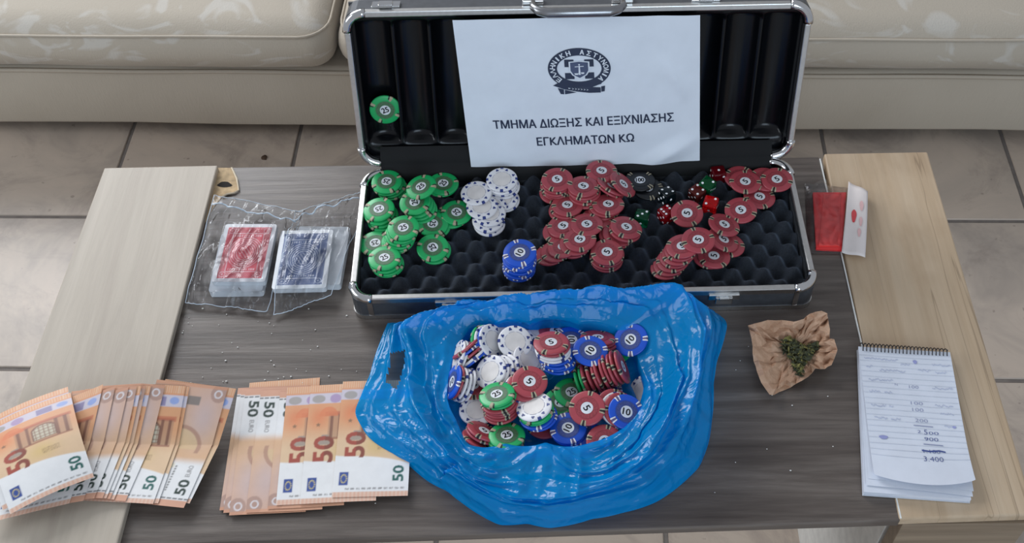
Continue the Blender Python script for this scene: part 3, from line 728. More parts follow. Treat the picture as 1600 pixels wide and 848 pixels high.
stack([r] * 2, 1115.5, 399, lv(1), (.05, .06), 'flat pair beside the red fan', R_, (-4, 3), 80)
stack([k_], 1000, 281, lv(1), (.0, .10), 'lying under the paper sign edge', 'black chips', spin=0)
stack([k_], 1012, 293, lv(0), (.05, .0), 'under the other black one', 'black chips', spin=60)
# chip caught in the lid tray
pcp = unplane(602, 171, LM @ Vector((0, 0, -.0125)), LN)
chip(g, pcp, (LN + Vector((.05, 0, .02))), 20, 'green 25 poker chip caught upright in the lid tray', 'chip in the lid')

# ------------------------------------------------------------------ dice
def die_mesh(s=0.0165):
    bm = bmesh.new(); addbox(bm, (0, 0, 0), (s, s, s), bev=.0022, seg=3); return bm_mesh('die', bm, True)
DS = 0.0165; _die = None
def glassy(name, rgb, tr=0.75):
    k = NT(name); k.l(k.ramp(k.noise(k.coords(), 120, 2), [(.3, srgb(*rgb)), (.7, srgb(*[min(255, c * 1.15) for c in rgb]))]), k.b.inputs['Base Color'])
    k.b.inputs['Transmission Weight'].default_value = tr; k.b.inputs['Roughness'].default_value = 0.06; k.b.inputs['IOR'].default_value = 1.3; return k.m
M_pip = mat('white_pip', (240, 240, 240), 0.4, var=0.02)
PIPS = {1: [(0, 0)], 2: [(-1, -1), (1, 1)], 3: [(-1, -1), (0, 0), (1, 1)], 4: [(-1, -1), (1, -1), (1, 1), (-1, 1)], 5: [(-1, -1), (1, -1), (1, 1), (-1, 1), (0, 0)], 6: [(-1, -1), (-1, 0), (-1, 1), (1, -1), (1, 0), (1, 1)]}
def die(px, py, h, rgb, top, rz, tilt, label, tr=.75):
    """px,py: pixel of the die's centre"""
    front, side = {1: (2, 3), 2: (1, 3), 3: (1, 2), 4: (1, 2), 5: (1, 3), 6: (3, 2)}[top]
    o = obj('die', die_mesh(), glassy('die_' + label.split()[0] + str(px), rgb, tr), label=label, cat='die', group='dice on the foam')
    o.location = unp(px, py, h); o.rotation_euler = (math.radians(tilt[0]), math.radians(tilt[1]), math.radians(rz))
    bm = bmesh.new(); q = DS * .27; e = DS / 2 + .0001
    for val, R in ((top, Matrix.Identity(4)), (7 - top, Matrix.Rotation(PI, 4, 'X')), (front, Matrix.Rotation(PI / 2, 4, 'X')), (7 - front, Matrix.Rotation(-PI / 2, 4, 'X')), (side, Matrix.Rotation(PI / 2, 4, 'Y')), (7 - side, Matrix.Rotation(-PI / 2, 4, 'Y'))):
        for (a, b) in PIPS[val]:
            r_ = bmesh.ops.create_circle(bm, cap_ends=True, radius=.0015, segments=12, matrix=R @ Matrix.Translation((a * q, b * q, e)))
    obj('pips', bm_mesh('pips', bm), M_pip, o, world=False)
DH = 0.0290
die(1003, 341, DH, (6, 100, 62), 3, -15, (0, 0), 'green translucent die with three spots up by the red heap')
die(1105, 290, DH + .004, (8, 110, 62), 2, -40, (12, 8), 'green translucent die between two red dice')
die(1042, 306, DH + .010, (10, 22, 26), 4, 30, (-8, 6), 'black die with four spots beside the tilted red chip', .3)
die(1041, 335, DH, (190, 16, 36), 6, 35, (0, 0), 'red translucent die under the tilted red chip')
die(1089, 302, DH - .001, (110, 40, 36), 4, 40, (6, -6), 'brownish red die with four spots beside a green one', .55)
die(1110, 320, DH + .003, (225, 24, 30), 2, -20, (10, 0), 'bright red translucent die with two large spots', .7)
die(1122, 273, DH + .001, (110, 10, 24), 1, 8, (0, 0), 'dark red die near the hinge with one spot up', .6)

# ------------------------------------------------------------------ blue carrier bag with chips
def P6(x, y): return (540 + x / 2.079, 440 + y / 2.079)
CX, CY = 850.0, 602.0
ringA = [(145, 118, 12), (110, 200, 14), (80, 300, 16), (50, 370, 14), (28, 425, 8), (70, 500, 10), (130, 550, 6), (200, 590, 5), (270, 650, 3), (330, 680, 3), (380, 720, 2), (440, 760, 2), (500, 790, 2), (590, 785, 2), (660, 800, 2), (700, 795, 2), (800, 770, 2), (900, 750, 2), (1010, 715, 2), (1100, 650, 2), (1150, 600, 3), (1180, 520, 6), (1190, 450, 12), (1195, 330, 22), (1205, 260, 30), (1242, 130, 30), (1190, 90, 3), (1120, 110, 2), (1000, 118, 2), (800, 135, 2), (600, 150, 2), (480, 155, 2), (300, 150, 2), (200, 142, 6)]
ringC = [(190, 150, 30), (215, 230, 26), (235, 350, 34), (255, 430, 40), (290, 520, 44), (380, 590, 46), (470, 660, 44), (560, 695, 44), (680, 695, 46), (800, 660, 50), (900, 600, 54), (1000, 500, 60), (1070, 400, 64), (1130, 260, 66), (1150, 150, 68), (1130, 60, 70), (1090, 12, 70), (1010, 22, 66), (900, 32, 64), (760, 42, 62), (600, 55, 58), (480, 68, 54), (300, 95, 46), (235, 115, 38)]
ringD = [(338, 300, 24), (332, 380, 24), (360, 450, 26), (400, 528, 30), (450, 538, 34), (520, 524, 38), (650, 520, 40), (800, 520, 42), (900, 475, 42), (955, 400, 40), (970, 340, 34), (948, 270, 30), (925, 200, 32), (895, 165, 40), (760, 142, 44), (600, 138, 44), (500, 140, 42), (405, 148, 36), (375, 200, 28), (350, 245, 24)]
def ring_fn(rg):
    a = []
    for x, y, z in rg:
        px, py = P6(x, y); a.append((math.atan2(py - CY, px - CX), math.hypot(px - CX, py - CY), z))
    a.sort(); A = np.array(a); th = np.r_[A[-1, 0] - 2 * PI, A[:, 0], A[0, 0] + 2 * PI]
    ra = np.r_[A[-1, 1], A[:, 1], A[0, 1]]; zz = np.r_[A[-1, 2], A[:, 2], A[0, 2]]
    def f(t):
        k = 0.012; s = [t - 2 * k, t - k, t, t + k, t + 2 * k]
        s = [(q + PI) % (2 * PI) - PI for q in s]
        return float(np.mean(np.interp(s, th, ra))), float(np.mean(np.interp(s, th, zz)))
    return f
ringD = [(x, y, z * .72 + 6) for x, y, z in ringD]
fA, fC, fD = ring_fn(ringA), ring_fn(ringC), ring_fn(ringD)
def at(t, f):
    r_, z = f(t); return unp(CX + r_ * math.cos(t), CY + r_ * math.sin(t), z / 1000)
NTH, NS = 480, 84
V = []
def cr(p0, p1, p2, p3, t):
    return 0.5 * ((2 * p1) + (p2 - p0) * t + (2 * p0 - 5 * p1 + 4 * p2 - p3) * t * t + (3 * p1 - p0 - 3 * p2 + p3) * t ** 3)
rows = []
for i in range(NTH):
    t = -PI + 2 * PI * i / NTH
    A, C, D = at(t, fA), at(t, fC), at(t, fD)
    B = A.lerp(C, .55); B.z = ZT + (A.z - ZT) + (C.z - A.z) * (.72 if abs(t) < 2.4 else .5)
    E_ = D.copy(); E_.z = ZT + .010; E_ = E_.lerp(Vector((*unp(CX, CY, .01).xy, E_.z)), -0.02)
    mid = C.lerp(D, .5); back = -2.6 < t < -.6
    mid.z = max(C.z, D.z) * .5 + min(C.z, D.z) * .5 - (0.004 if not back else -.002)
    key = [A, B, C, mid, D, E_]
    row = []
    segs = len(key) - 1
    for j in range(NS):
        s = j / (NS - 1) * segs; k = min(int(s), segs - 1); f = s - k
        p0 = key[max(k - 1, 0)]; p3 = key[min(k + 2, segs)]
        p = cr(p0, key[k], key[k + 1], p3, f) if k < 4 else key[k].lerp(key[k + 1], f)
        # creases: long folds that run round the bag, with sharp ridges
        sv = s / segs
        env = math.sin(PI * min(1, sv * 1.25)) ** .7 if sv < .8 else 0
        edge_ = min(1, sv * 5)
        wob = noise.noise(Vector((1.6 * math.cos(t), 1.6 * math.sin(t), sv * 1.5)))
        def fold(ph, sharp):                         # long pleat with a rounded valley and a crisp crest
            f_ = ph - math.floor(ph); return (1 - abs(2 * f_ - 1)) ** sharp
        amp = .6 + .9 * noise.noise(Vector((1.3 * math.cos(t) + 4, 1.3 * math.sin(t), sv)))
        p1 = fold(sv * 4.4 + .55 * math.sin(t + 1.0) + .30 * math.sin(2 * t) + .8 * wob, 1.7)
        p2 = fold(sv * 8.0 - .9 * math.sin(t - .5) + .5 * math.sin(3 * t) + 1.5 * wob + .3, 2.2)
        nq = Vector((4.0 * math.cos(t), 4.0 * math.sin(t), sv * 3.5)); rid = 1 - abs(noise.noise(nq)) * 2.2
        rad = (1 - abs(noise.noise(Vector((7 * math.cos(t + .5 * sv), 7 * math.sin(t + .5 * sv), sv * 1.2)))) * 2.4) * (1 if abs(t) > 2.2 else .45)
        d = (.0125 * amp * (p1 - .4) + .0060 * (p2 - .35) + .0040 * (rid - .5) + .0036 * rad) * max(env, .25 * edge_)
        out = (p - unp(CX, CY, .02)); out.z = 0
        nrm = (out.normalized() * .55 + Vector((0, 0, .85))).normalized()
        p = p + nrm * d
        p.z = max(p.z, ZT + .0012)
        row.append(p)
    rows.append(row)
V = [p for row in rows for p in row]
hole = [(610, 553), (633, 546), (632, 566), (624, 597), (619, 609), (609, 600), (602, 596), (608, 577)]
def inside(x, y, poly):
    c = False; j = len(poly) - 1
    for i in range(len(poly)):
        if (poly[i][1] > y) != (poly[j][1] > y) and x < (poly[j][0] - poly[i][0]) * (y - poly[i][1]) / (poly[j][1] - poly[i][1]) + poly[i][0]: c = not c
        j = i
    return c
Fc = []
for i in range(NTH):
    i2 = (i + 1) % NTH
    for j in range(NS - 1):
        f = (i * NS + j, i2 * NS + j, i2 * NS + j + 1, i * NS + j + 1)
        if j < 60:
            x, y = project((V[f[0]] + V[f[2]]) / 2)
            if inside(x, y, hole): continue
        Fc.append(f)
def film_blue():
    k = NT('blue_plastic_film'); t = k.t
    def ridge(scale, dist, vec):
        n_ = k.noise(vec, scale, 2, .5, dist); a_ = k.n('ShaderNodeMath', operation='SUBTRACT'); a_.inputs[1].default_value = .5; k.l(n_, a_.inputs[0])
        b_ = k.n('ShaderNodeMath', operation='ABSOLUTE'); k.l(a_.outputs[0], b_.inputs[0]); c_ = k.n('ShaderNodeMath', operation='MULTIPLY'); c_.inputs[1].default_value = -1.0; k.l(b_.outputs[0], c_.inputs[0]); return c_.outputs[0]
    vec = k.coords((1, 1, 1)); r1 = ridge(11, 2.0, vec); r2 = ridge(42, 1.6, vec)
    mu = k.n('ShaderNodeMath', operation='MULTIPLY'); mu.inputs[1].default_value = .22; k.l(r2, mu.inputs[0]); add = k.n('ShaderNodeMath', operation='ADD'); k.l(r1, add.inputs[0]); k.l(mu.outputs[0], add.inputs[1])
    nb = k.bump(add.outputs[0], 0.5, 0.012)
    k.b.inputs['Base Color'].default_value = srgb(0, 168, 244); k.b.inputs['Roughness'].default_value = 0.15; k.b.inputs['Specular IOR Level'].default_value = 0.6
    tl = k.n('ShaderNodeBsdfTranslucent'); tl.inputs[0].default_value = srgb(0, 180, 250); tp = k.n('ShaderNodeBsdfTransparent'); tp.inputs[0].default_value = srgb(60, 160, 235)
    m1 = k.n('ShaderNodeMixShader'); m1.inputs[0].default_value = .34; k.l(k.b.outputs[0], m1.inputs[1]); k.l(tl.outputs[0], m1.inputs[2])
    m2 = k.n('ShaderNodeMixShader'); m2.inputs[0].default_value = .34; k.l(m1.outputs[0], m2.inputs[1]); k.l(tp.outputs[0], m2.inputs[2])
    k.l(m2.outputs[0], k.out.inputs[0]); return k.m
M_film = film_blue()
bag = thing('plastic_bag', unp(CX, CY + 40, 0), 'crumpled blue plastic carrier bag lying open in front of the case', 'bag')
bo = obj('bag_film', mesh('bag_film', V, Fc, True), M_film, bag)
# bag floor under the chips
fv = [rows[i][NS - 1] for i in range(0, NTH, 6)]
cv = Vector((sum(p.x for p in fv) / len(fv), sum(p.y for p in fv) / len(fv), ZT + .004))
FV = [cv]; nfl = len(fv)
for q in range(1, 6):
    for p in fv:
        s = q / 5; z = ZT + .004 + .006 * s * s + .002 * noise.noise(Vector((p.x * 40 * s, p.y * 40 * s, 0))); FV.append(Vector((cv.x + (p.x - cv.x) * s, cv.y + (p.y - cv.y) * s, max(z, ZT + .002))))
FF = [(0, 1 + i, 1 + (i + 1) % nfl) for i in range(nfl)]
for q in range(4):
    for i in range(nfl): a = 1 + q * nfl; FF.append((a + i, a + nfl + i, a + nfl + (i + 1) % nfl, a + (i + 1) % nfl))
obj('bag_bottom', mesh('bag_bottom', FV, FF, True), M_film, bag)
# loose twisted tail of film at the front and a flap over the open side
Bg = 'chips in the blue bag'
def bs(kinds, px, py, h, n, where, **kw): stack(kinds, px, py, .008 + h * .72, n, where + ' in the bag', Bg, **kw)
# lowest layer
bs([g], 876, 628, .020, (.0, .05), 'deep between blue stack and centre')
bs([g], 893, 612, .022, (.05, .05), 'deep beside the blue pile', spin=30)
bs([g], 962, 541, .022, (.3, -.1), 'deep behind the red roll')
bs([b_], 906, 671, .024, (-.1, -.05), 'under the bright red one', spin=40)
bs([r], 905, 560, .018, (.05, .0), 'deep behind the blue pile')
bs([b_], 945, 610, .018, (.05, .0), 'deep below the red roll')
bs([w_], 745, 640, .012, (.05, .0), 'on the bag floor')
bs([r], 850, 660, .016, (.05, .0), 'deep below the white one')
bs([b_], 800, 580, .018, (.0, .0), 'deep in the middle')
bs([r], 740, 600, .014, (.0, .0), 'deep by the side of the bag')
bs([g], 780, 556, .018, (.0, .0), 'deep under the white ones')
# visible heaps
bs([w_, b_, w_, g, g], 771, 532, .044, (.70, -.20), 'standing roll of white, blue and green', step=(-.6, .3, 0), spin=10)
bs([w_], 805, 533.5, .046, (.16, -.26), 'facing up beside the standing roll', spin=0)
bs([w_], 795, 514, .030, (.1, .2), 'half hidden under the bag edge behind')
bs([w_] * 4, 765.5, 580, .040, (-.46, -.20), 'row of four white', step=(3.6, .6, 0), spin=0, full_all=True)
bs([w_] * 2, 713, 556, .030, (-.86, .05), 'pair standing on edge by the film', spin=40)
bs([r, b_, r, w_, b_], 727, 541, .036, (-.62, .56), 'mixed roll lying on its side', spin=40, gap=1.2)
bs([b_, r, w_, w_, w_], 706, 596, .030, (-.85, -.02), 'mixed roll against the film', spin=10, gap=1.25)
bs([g, g, r, r, r, r, r], 776, 615, .056, (-.14, .26), 'stack of red with green on top', step=(.3, -.4, 0), gap=1.12, spin=30)
bs([r, r, w_], 827.5, 595, .056, (.04, -.04), 'leaning trio with a white bottom', step=(-4.0, -2.2, 0), spin=-30)
bs([w_, g, g, b_, b_], 834, 634, .052, (-.22, .16), 'stack of white, green and blue', step=(.6, -.6, 0), gap=1.1, spin=20)
bs([g] * 3, 792, 679, .032, (.0, .24), 'green stack at the film edge', step=(-1, -.5, 0), spin=20)
bs([r] * 4, 757, 672, .024, (.40, .52), 'red roll beside the green stack', step=(-.5, -.5, 0), spin=20, gap=1.5)
bs([b_] * 2, 887.5, 668, .030, (-.04, .0), 'flat pair beside the bright red one', spin=62)
bs([r], 917, 637, .048, (-.12, -.22), 'bright and facing up, centre of the bag', spin=-60)
bs([b_, r, w_, r], 979, 643, .046, (.24, -.26), 'leaning row under a blue one', step=(-3.2, 2.8, 0), spin=-10, gap=1.25, full_all=True)
bs([r], 945, 689, .034, (.0, -.12), 'half covered by the film', spin=30)
bs([r] * 9 + [g, g], 974, 572, .044, (.90, .12), 'long red roll', spin=10, gap=1.45)
bs([b_], 922.5, 547, .054, (.06, -.04), 'facing up beside the long red roll', spin=55)
bs([r] * 3, 934, 526, .038, (.05, .50), 'three leaning back against the film', step=(1, 0, 0))
bs([b_], 985, 530, .040, (-.30, -.24), 'tucked under the bag edge', spin=40)
bs([r, r, w_, w_, b_, b_, b_, b_], 861, 534, .068, (-.02, .26), 'tall stack of red, white and blue', step=(1.0, -.4, 0), gap=1.1, spin=20)
bs([w_], 828, 561, .034, (.46, -.10), 'leaning on a green one', spin=30)
bs([g], 818, 564, .030, (.46, -.10), 'behind the leaning white one', spin=30)
bs([r, r], 868, 516, .022, (.0, .24), 'dark pair behind the heap')
bs([w_], 845, 517, .020, (.2, .3), 'behind the dark red pair')
bs([b_], 893, 530, .030, (.1, .1), 'half seen behind the tall stack')
bs([w_], 1002, 613, .010, (-.7, -.2), 'wedged by the film beside the leaning row')

# ------------------------------------------------------------------ banknotes
NW, NL = 77.0, 140.0
SS = 0.4                                           # mm per raster cell
HH, WW = int(NL / SS), int(NW / SS) + 1
def rot_text(body, x0, y0, wd, ht, off=0.02, flip=False):
    """text that reads upwards on the upright note; (x0,y0) = centre"""
    t = fit_text(body, 0, 0, wd, ht, off); o_ = np.stack([-t[..., 1], t[..., 0]], -1)
    if flip: o_ = -o_
    return o_ + np.array([x0, y0])
def note_art(front):
    Y, X = np.mgrid[0:HH, 0:WW] * SS
    img = np.zeros((HH, WW, 3)); lin = lambda *c: np.array(srgb(*c)[:3])
    def put(mask, c, a=1.0):
        mask = np.asarray(mask, float)[..., None] * a; img[:] = img * (1 - mask) + lin(*c) * mask
    sm = lambda e0, e1, v: np.clip((v - e0) / (e1 - e0), 0, 1) ** 2 * (3 - 2 * np.clip((v - e0) / (e1 - e0), 0, 1))
    rng = np.random.RandomState(3 if front else 4)
    put(np.ones_like(X), (234, 232, 230))
    if front:
        bound = 47 - 10 * ((X - 20) / 57) ** 2 * np.sign(X - 20)
        o_ = sm(bound - 1, bound + 1, Y)
        put(o_, (226, 190, 150)); put(o_ * sm(60, 95, Y), (224, 160, 112)); put(o_ * np.exp(-((X - 42) / 14) ** 2 - ((Y - 60) / 12) ** 2), (218, 184, 112), .8)
        put(np.exp(-((X - 12) / 9) ** 2 - ((Y - 100) / 12) ** 2), (226, 128, 78), .8)
        put((Y < 6) & (X > 0), (222, 150, 104), .75); put((Y < 6) & ((Y // .8) % 2 == 0) & ((X // 2) % 2 == 0), (236, 220, 200), .6)
        put(Y > 129, (222, 150, 104), .85); put((Y > 131) & ((X // 1.2) % 2 == 0), (238, 214, 180), .6)
        put((Y > 116) & (Y < 129), (206, 196, 206)); put(((X - 28) / 6) ** 2 + ((Y - 122) / 5.5) ** 2 < 1, (176, 150, 186)); put(((X - 10) / 7) ** 2 + ((Y - 122) / 5) ** 2 < 1, (168, 160, 156))
        put((abs(X - 52) < 7) & (abs(Y - 122) < 5), (128, 116, 160), .8); put(((X - 68) / 5) ** 2 + ((Y - 123) / 4) ** 2 < 1, (110, 150, 220), .7)
        # facade: pediment, columns, arched window
        put((X > 22) & (X < 72) & (Y > 72) & (Y < 104) & (abs((Y - 88)) > 13), (150, 84, 62), .75)
        put((X > 18) & (X < 74) & (Y > 100) & (Y < 106), (196, 104, 72), .7)
        put((X > 22) & (X < 72) & (Y > 74) & (Y < 102), (168, 128, 102), .55)
        for c in (26, 34, 60, 68): put((abs(X - c) < 1.6) & (Y > 74) & (Y < 102), (122, 76, 62), .8)
        win = (abs(X - 48) < 11) & (Y > 76) & (Y < 92) | (((X - 48) / 11) ** 2 + ((Y - 92) / 8) ** 2 < 1) & (Y >= 92)
        put(win, (120, 80, 66), .8); put(((abs(X - 48) < 9.4) & (Y > 77) & (Y < 91) | (((X - 48) / 9.4) ** 2 + ((Y - 91) / 7) ** 2 < 1) & (Y >= 91)) & ((X % 4) > .8) & ((Y % 5) > .8), (206, 196, 170), .9)
        tri = (Y > 66) & (Y < 78) & (X > 12 + (Y - 66) * .4) & (X < 30 - (Y - 66) * .6); put(tri, (150, 140, 132), .8)
        put((X > 12) & (X < 32) & (Y > 100) & (Y < 112) & (((X - 22) / 10) ** 2 + ((Y - 100) / 12) ** 2 < 1), (224, 126, 78), .8)
        big = raster((HH, WW), SS, rot_text('50', 19.5, 61, 31, 21.5, .03)); put(big, (170, 74, 56)); put(big & (X > 20), (126, 70, 54), .7)
        put(raster((HH, WW), SS, rot_text('50', 66, 26, 18.5, 11.5, .03)), (16, 96, 88))
        put((abs(X - 10.5) < 4.7) & (abs(Y - 21) < 7.5), (44, 76, 150))
        for k in range(12):
            a = 2 * PI * k / 12; put((X - 10.5 - 2.9 * math.cos(a)) ** 2 + (Y - 21 - 4.6 * math.sin(a)) ** 2 < .5, (220, 200, 120))
        put((Y > 8.2) & (Y < 10.2) & (X > 12) & (X < 74) & ((X // 1.4) % 4 != 0) & (rng.rand(HH, WW) > .3), (90, 84, 84), .8)
        put((abs(X - 50) < 8) & (abs(Y - 58) < 4) & (rng.rand(HH, WW) > .62), (130, 96, 70), .8)
        for k in range(5):
            a0 = PI / 2 + 2 * PI * k / 5
            put(raster((HH, WW), SS, np.array([[[12 + 3.2 * math.cos(a0), 90 + 3.2 * math.sin(a0)], [12 + 1.2 * math.cos(a0 + .7), 90 + 1.2 * math.sin(a0 + .7)], [12 + 1.2 * math.cos(a0 - .7), 90 + 1.2 * math.sin(a0 - .7)]]])), (150, 110, 80))
        put((X - 12) ** 2 + (Y - 90) ** 2 < 1.8, (150, 110, 80))
    else:
        put(sm(50, 62, Y), (222, 176, 134)); put(sm(70, 125, Y) * .9, (216, 172, 146)); put(np.exp(-((X - 60) / 16) ** 2 - ((Y - 105) / 26) ** 2), (204, 180, 176), .8)
        put(np.exp(-((X - 20) / 22) ** 2 - ((Y - 70) / 14) ** 2), (208, 160, 104), .7)
        arc = abs(np.hypot((X - 40) / 24, (Y - 72) / 22) - 1); put((arc < .09) & (Y > 66), (176, 130, 108), .75); put((np.hypot((X - 40) / 22, (Y - 72) / 20) < 1) & (Y > 70), (222, 190, 140), .6)
        put((X < 30) & (Y > 84) & (Y < 128), (216, 140, 96), .55)
        put((X > 8) & (X < 26) & (Y > 88) & (Y < 120) & ((Y % 6) > 2), (150, 88, 72), .55)
        put((((X - 70) / 9) ** 2 + ((Y - 132) / 10) ** 2 < 1), (176, 140, 126), .8); put(abs(np.hypot((X - 69) / 3.6, (Y - 131) / 3.8) - 1) < .2, (224, 216, 216))
        put((abs(X - 45) < 7) & (abs(Y - 122) < 4.5), (132, 124, 118), .9)
        put(Y < 8, (214, 142, 98), .85); put((Y > 9) & (Y < 10.6) & (X > 20) & ((X // 1.2) % 5 != 0), (40, 38, 44), .85)
        put(raster((HH, WW), SS, rot_text('50', 66, 24, 19, 11.5, .03)), (28, 56, 48))
        put(raster((HH, WW), SS, rot_text('EURO', 66, 44, 14, 5, .02)), (90, 84, 84), .8)
        put((abs(X - 50) < 1.0) & (Y > 18) & (Y < 50) & ((Y // 1.1) % 3 != 0), (60, 62, 60), .75)
        put((abs(X - 36) < 12) & (Y > 46) & (Y < 52), (224, 204, 120), .35)
        put((Y > 136) , (220, 150, 108), .6)
    img[:] = (img * .90 + img.mean(-1, keepdims=True) * .08 + np.array(srgb(150, 110, 80)[:3]) * .02) * .95
    gx, gy = 97, 176                                # sample grid of the mesh
    k = 2; pad = np.pad(img, ((k, k), (k, k), (0, 0)), 'edge'); bl = sum(pad[a:a + HH, b:b + WW] for a in range(1, 4) for b in range(1, 4)) / 9
    yi = np.clip(np.round(np.linspace(0, HH - 1, gy)).astype(int), 0, HH - 1); xi = np.clip(np.round(np.linspace(0, WW - 1, gx)).astype(int), 0, WW - 1)
    c = bl[np.ix_(yi, xi)]; return np.concatenate([c, np.ones((gy, gx, 1))], -1)
ART = {True: note_art(True), False: note_art(False)}
M_note = print_mat('banknote_print', 0.5, 0.4)
NFACE = np.array(grid_faces(97, 176), dtype=np.int32)
def note(fn, front, label, group, flip=False):
    """fn(X,Y) arrays in mm -> (x,y,z) arrays; X 0..77 left to right, Y 0..140 upwards"""
    Y, X = np.mgrid[0:176, 0:97]; X = X / 96 * NW; Y = Y / 175 * NL
    P = np.stack(fn(X, Y), -1).reshape(-1, 3)
    me = bpy.data.meshes.new('banknote'); me.vertices.add(len(P)); me.vertices.foreach_set('co', P.astype(np.float32).ravel())
    nf = len(NFACE); me.loops.add(nf * 4); me.polygons.add(nf); me.loops.foreach_set('vertex_index', NFACE.ravel()); me.polygons.foreach_set('loop_start', np.arange(0, nf * 4, 4, dtype=np.int32))
    me.update(calc_edges=True); me.validate(); me.polygons.foreach_set('use_smooth', [True] * nf)
    art = ART[front]
    if flip: art = art[::-1, ::-1]
    color_attr(me, art)
    return obj('banknote', me, M_note, label=label, cat='banknote', group=group)
XF0, XF1 = unp(60, 690, .02).x, unp(210, 690, .02).x; YFOLD = unp(250, 692, .016).y
def fan_rise(x, y):                                # the fan was folded in half: its far half stands up a little
    return np.maximum(0, y - YFOLD) * .42 * np.clip((x - XF0) / (XF1 - XF0), 0, 1)
def fan_note(tr, br, z0, rise, front, label, group, left=False, flip=False, tilt=None):
    """note given by the pixels of its right (or left) edge ends"""
    b = np.array(unp(*br, z0)); h = z0
    for _ in range(6):
        t = np.array(unp(*tr, h)); h = z0 + (float(fan_rise(t[0], t[1])) if rise else 0)
    d = t - b; ln = np.linalg.norm(d[:2]); hd = d[:2] / ln; side = np.array([hd[1], -hd[0]])
    if rise: side = side + np.array([1.0, 0.0]); side /= np.linalg.norm(side)
    if tilt is not None: side = np.array([1.0, tilt]); side /= np.linalg.norm(side)
    def fn(X, Y):
        along = Y / NL * ln; off = (X - (0 if left else NW)) / 1000
        x = b[0] + hd[0] * along + side[0] * off; y = b[1] + hd[1] * along + side[1] * off
        z = ZT + z0 + (fan_rise(x, y) if rise else 0) + .0003 * np.sin(x * 60) * np.sin(y * 45)
        return x, y, z
    return note(fn, front, label, group, flip)
LB = 0.0095                                        # the left heap partly lies on the pale board
GN = 'fanned fifty notes on the pale board'; GR = 'row of fifty notes by the blue bag'
left_notes = [  # right edge top px, right edge bottom px, front?
    ((369, 607), (296, 786), True, 'undermost fifty note of the folded fan, only its edge showing'),
    ((356, 605), (287, 793), False, 'fifty note of the fan with a dark oval and faint arch'),
    ((296, 604), (247, 786), True, 'thin edge of a fifty note beside the arch note'),
    ((290, 603), (239, 787), True, 'fan note showing facade and large dark green 50'),
    ((258, 602), (196, 783), False, 'fan note with round seal and long serial number'),
    ((236, 603), (178, 780), True, 'narrow strip of note next to the long serial number'),
    ((228, 603), (172, 779), False, 'second narrow strip of note next to the serial number'),
    ((221, 603), (166, 778), True, 'third narrow strip of note in the middle of the fan'),
    ((214, 603), (160, 778), False, 'fourth narrow strip of note in the middle of the fan'),
    ((201, 604), (147, 778), False, 'fan note with pale lilac upper half and round seal'),
    ((180, 603), (130, 782), False, 'fan note beside the shiny hologram note'),
    ((161, 600), (108, 786), True, 'fan note with bright silver hologram under the front note')]
for i, (tr, br, fr, lab) in enumerate(left_notes):
    fan_note(tr, br, LB + .0010 * i + .001, True, fr, lab, GN, tilt={9: .10, 10: .18, 11: .27}.get(i))
# the front note, lying over the fan
q = [unp(16, 803, .0325), unp(147, 745, .0295), unp(110, 613, .0275), unp(-23, 668, .0265)]
q = [np.array(p) for p in q]
def front_fn(X, Y):
    u, v = X / NW, Y / NL
    vv = v + .10 * np.sin(PI * v) * 0
    out = [(q[0][k] * (1 - u) + q[1][k] * u) * (1 - vv) + (q[3][k] * (1 - u) + q[2][k] * u) * vv for k in range(3)]
    out[2] = out[2] + .008 * np.sin(PI * v) + .004 * np.sin(PI * u)
    return out
q0 = q
q = [np.array(unp(x, y, z)) for x, y, z in ((4, 797, .0275), (135, 742, .0255), (106, 604, .0240), (-28, 660, .0225))]
note(front_fn, True, 'fifty note almost hidden beneath the front note', GN)
q = q0
note(front_fn, True, 'front fifty note lying askew over the fan, whole face visible', GN)
right_notes = [  # left edge top px, left edge bottom px, front, flip
    ((390, 598), (372, 797), True, False, 'lowest fifty note under the row, orange end strip showing'),
    ((372, 606), (343, 797), False, True, 'outermost orange edged fifty note nearest the fan'),
    ((378, 607), (349, 801), False, True, 'second orange edged fifty note nearest the fan'),
    ((384, 608), (358, 805), False, True, 'upside down fifty note with round seal at its corner'),
    ((408, 610), (384, 801), False, True, 'upside down white ended note reading 50 EURO'),
    ((438, 612), (418, 795), False, True, 'upside down note with grey 50 next to the flags'),
    ((449, 605), (431, 789), True, False, 'first note in the row with a blue flag'),
    ((486, 602), (468, 787), True, False, 'middle note of the three with blue flags'),
    ((536, 596), (518, 777), True, False, 'last note of the row, tucked under the blue bag')]
for i, (tl, bl, fr, fl_, lab) in enumerate(right_notes):
    fan_note(tl, bl, .0012 + .0009 * i, False, fr, lab, GR, left=True, flip=fl_)

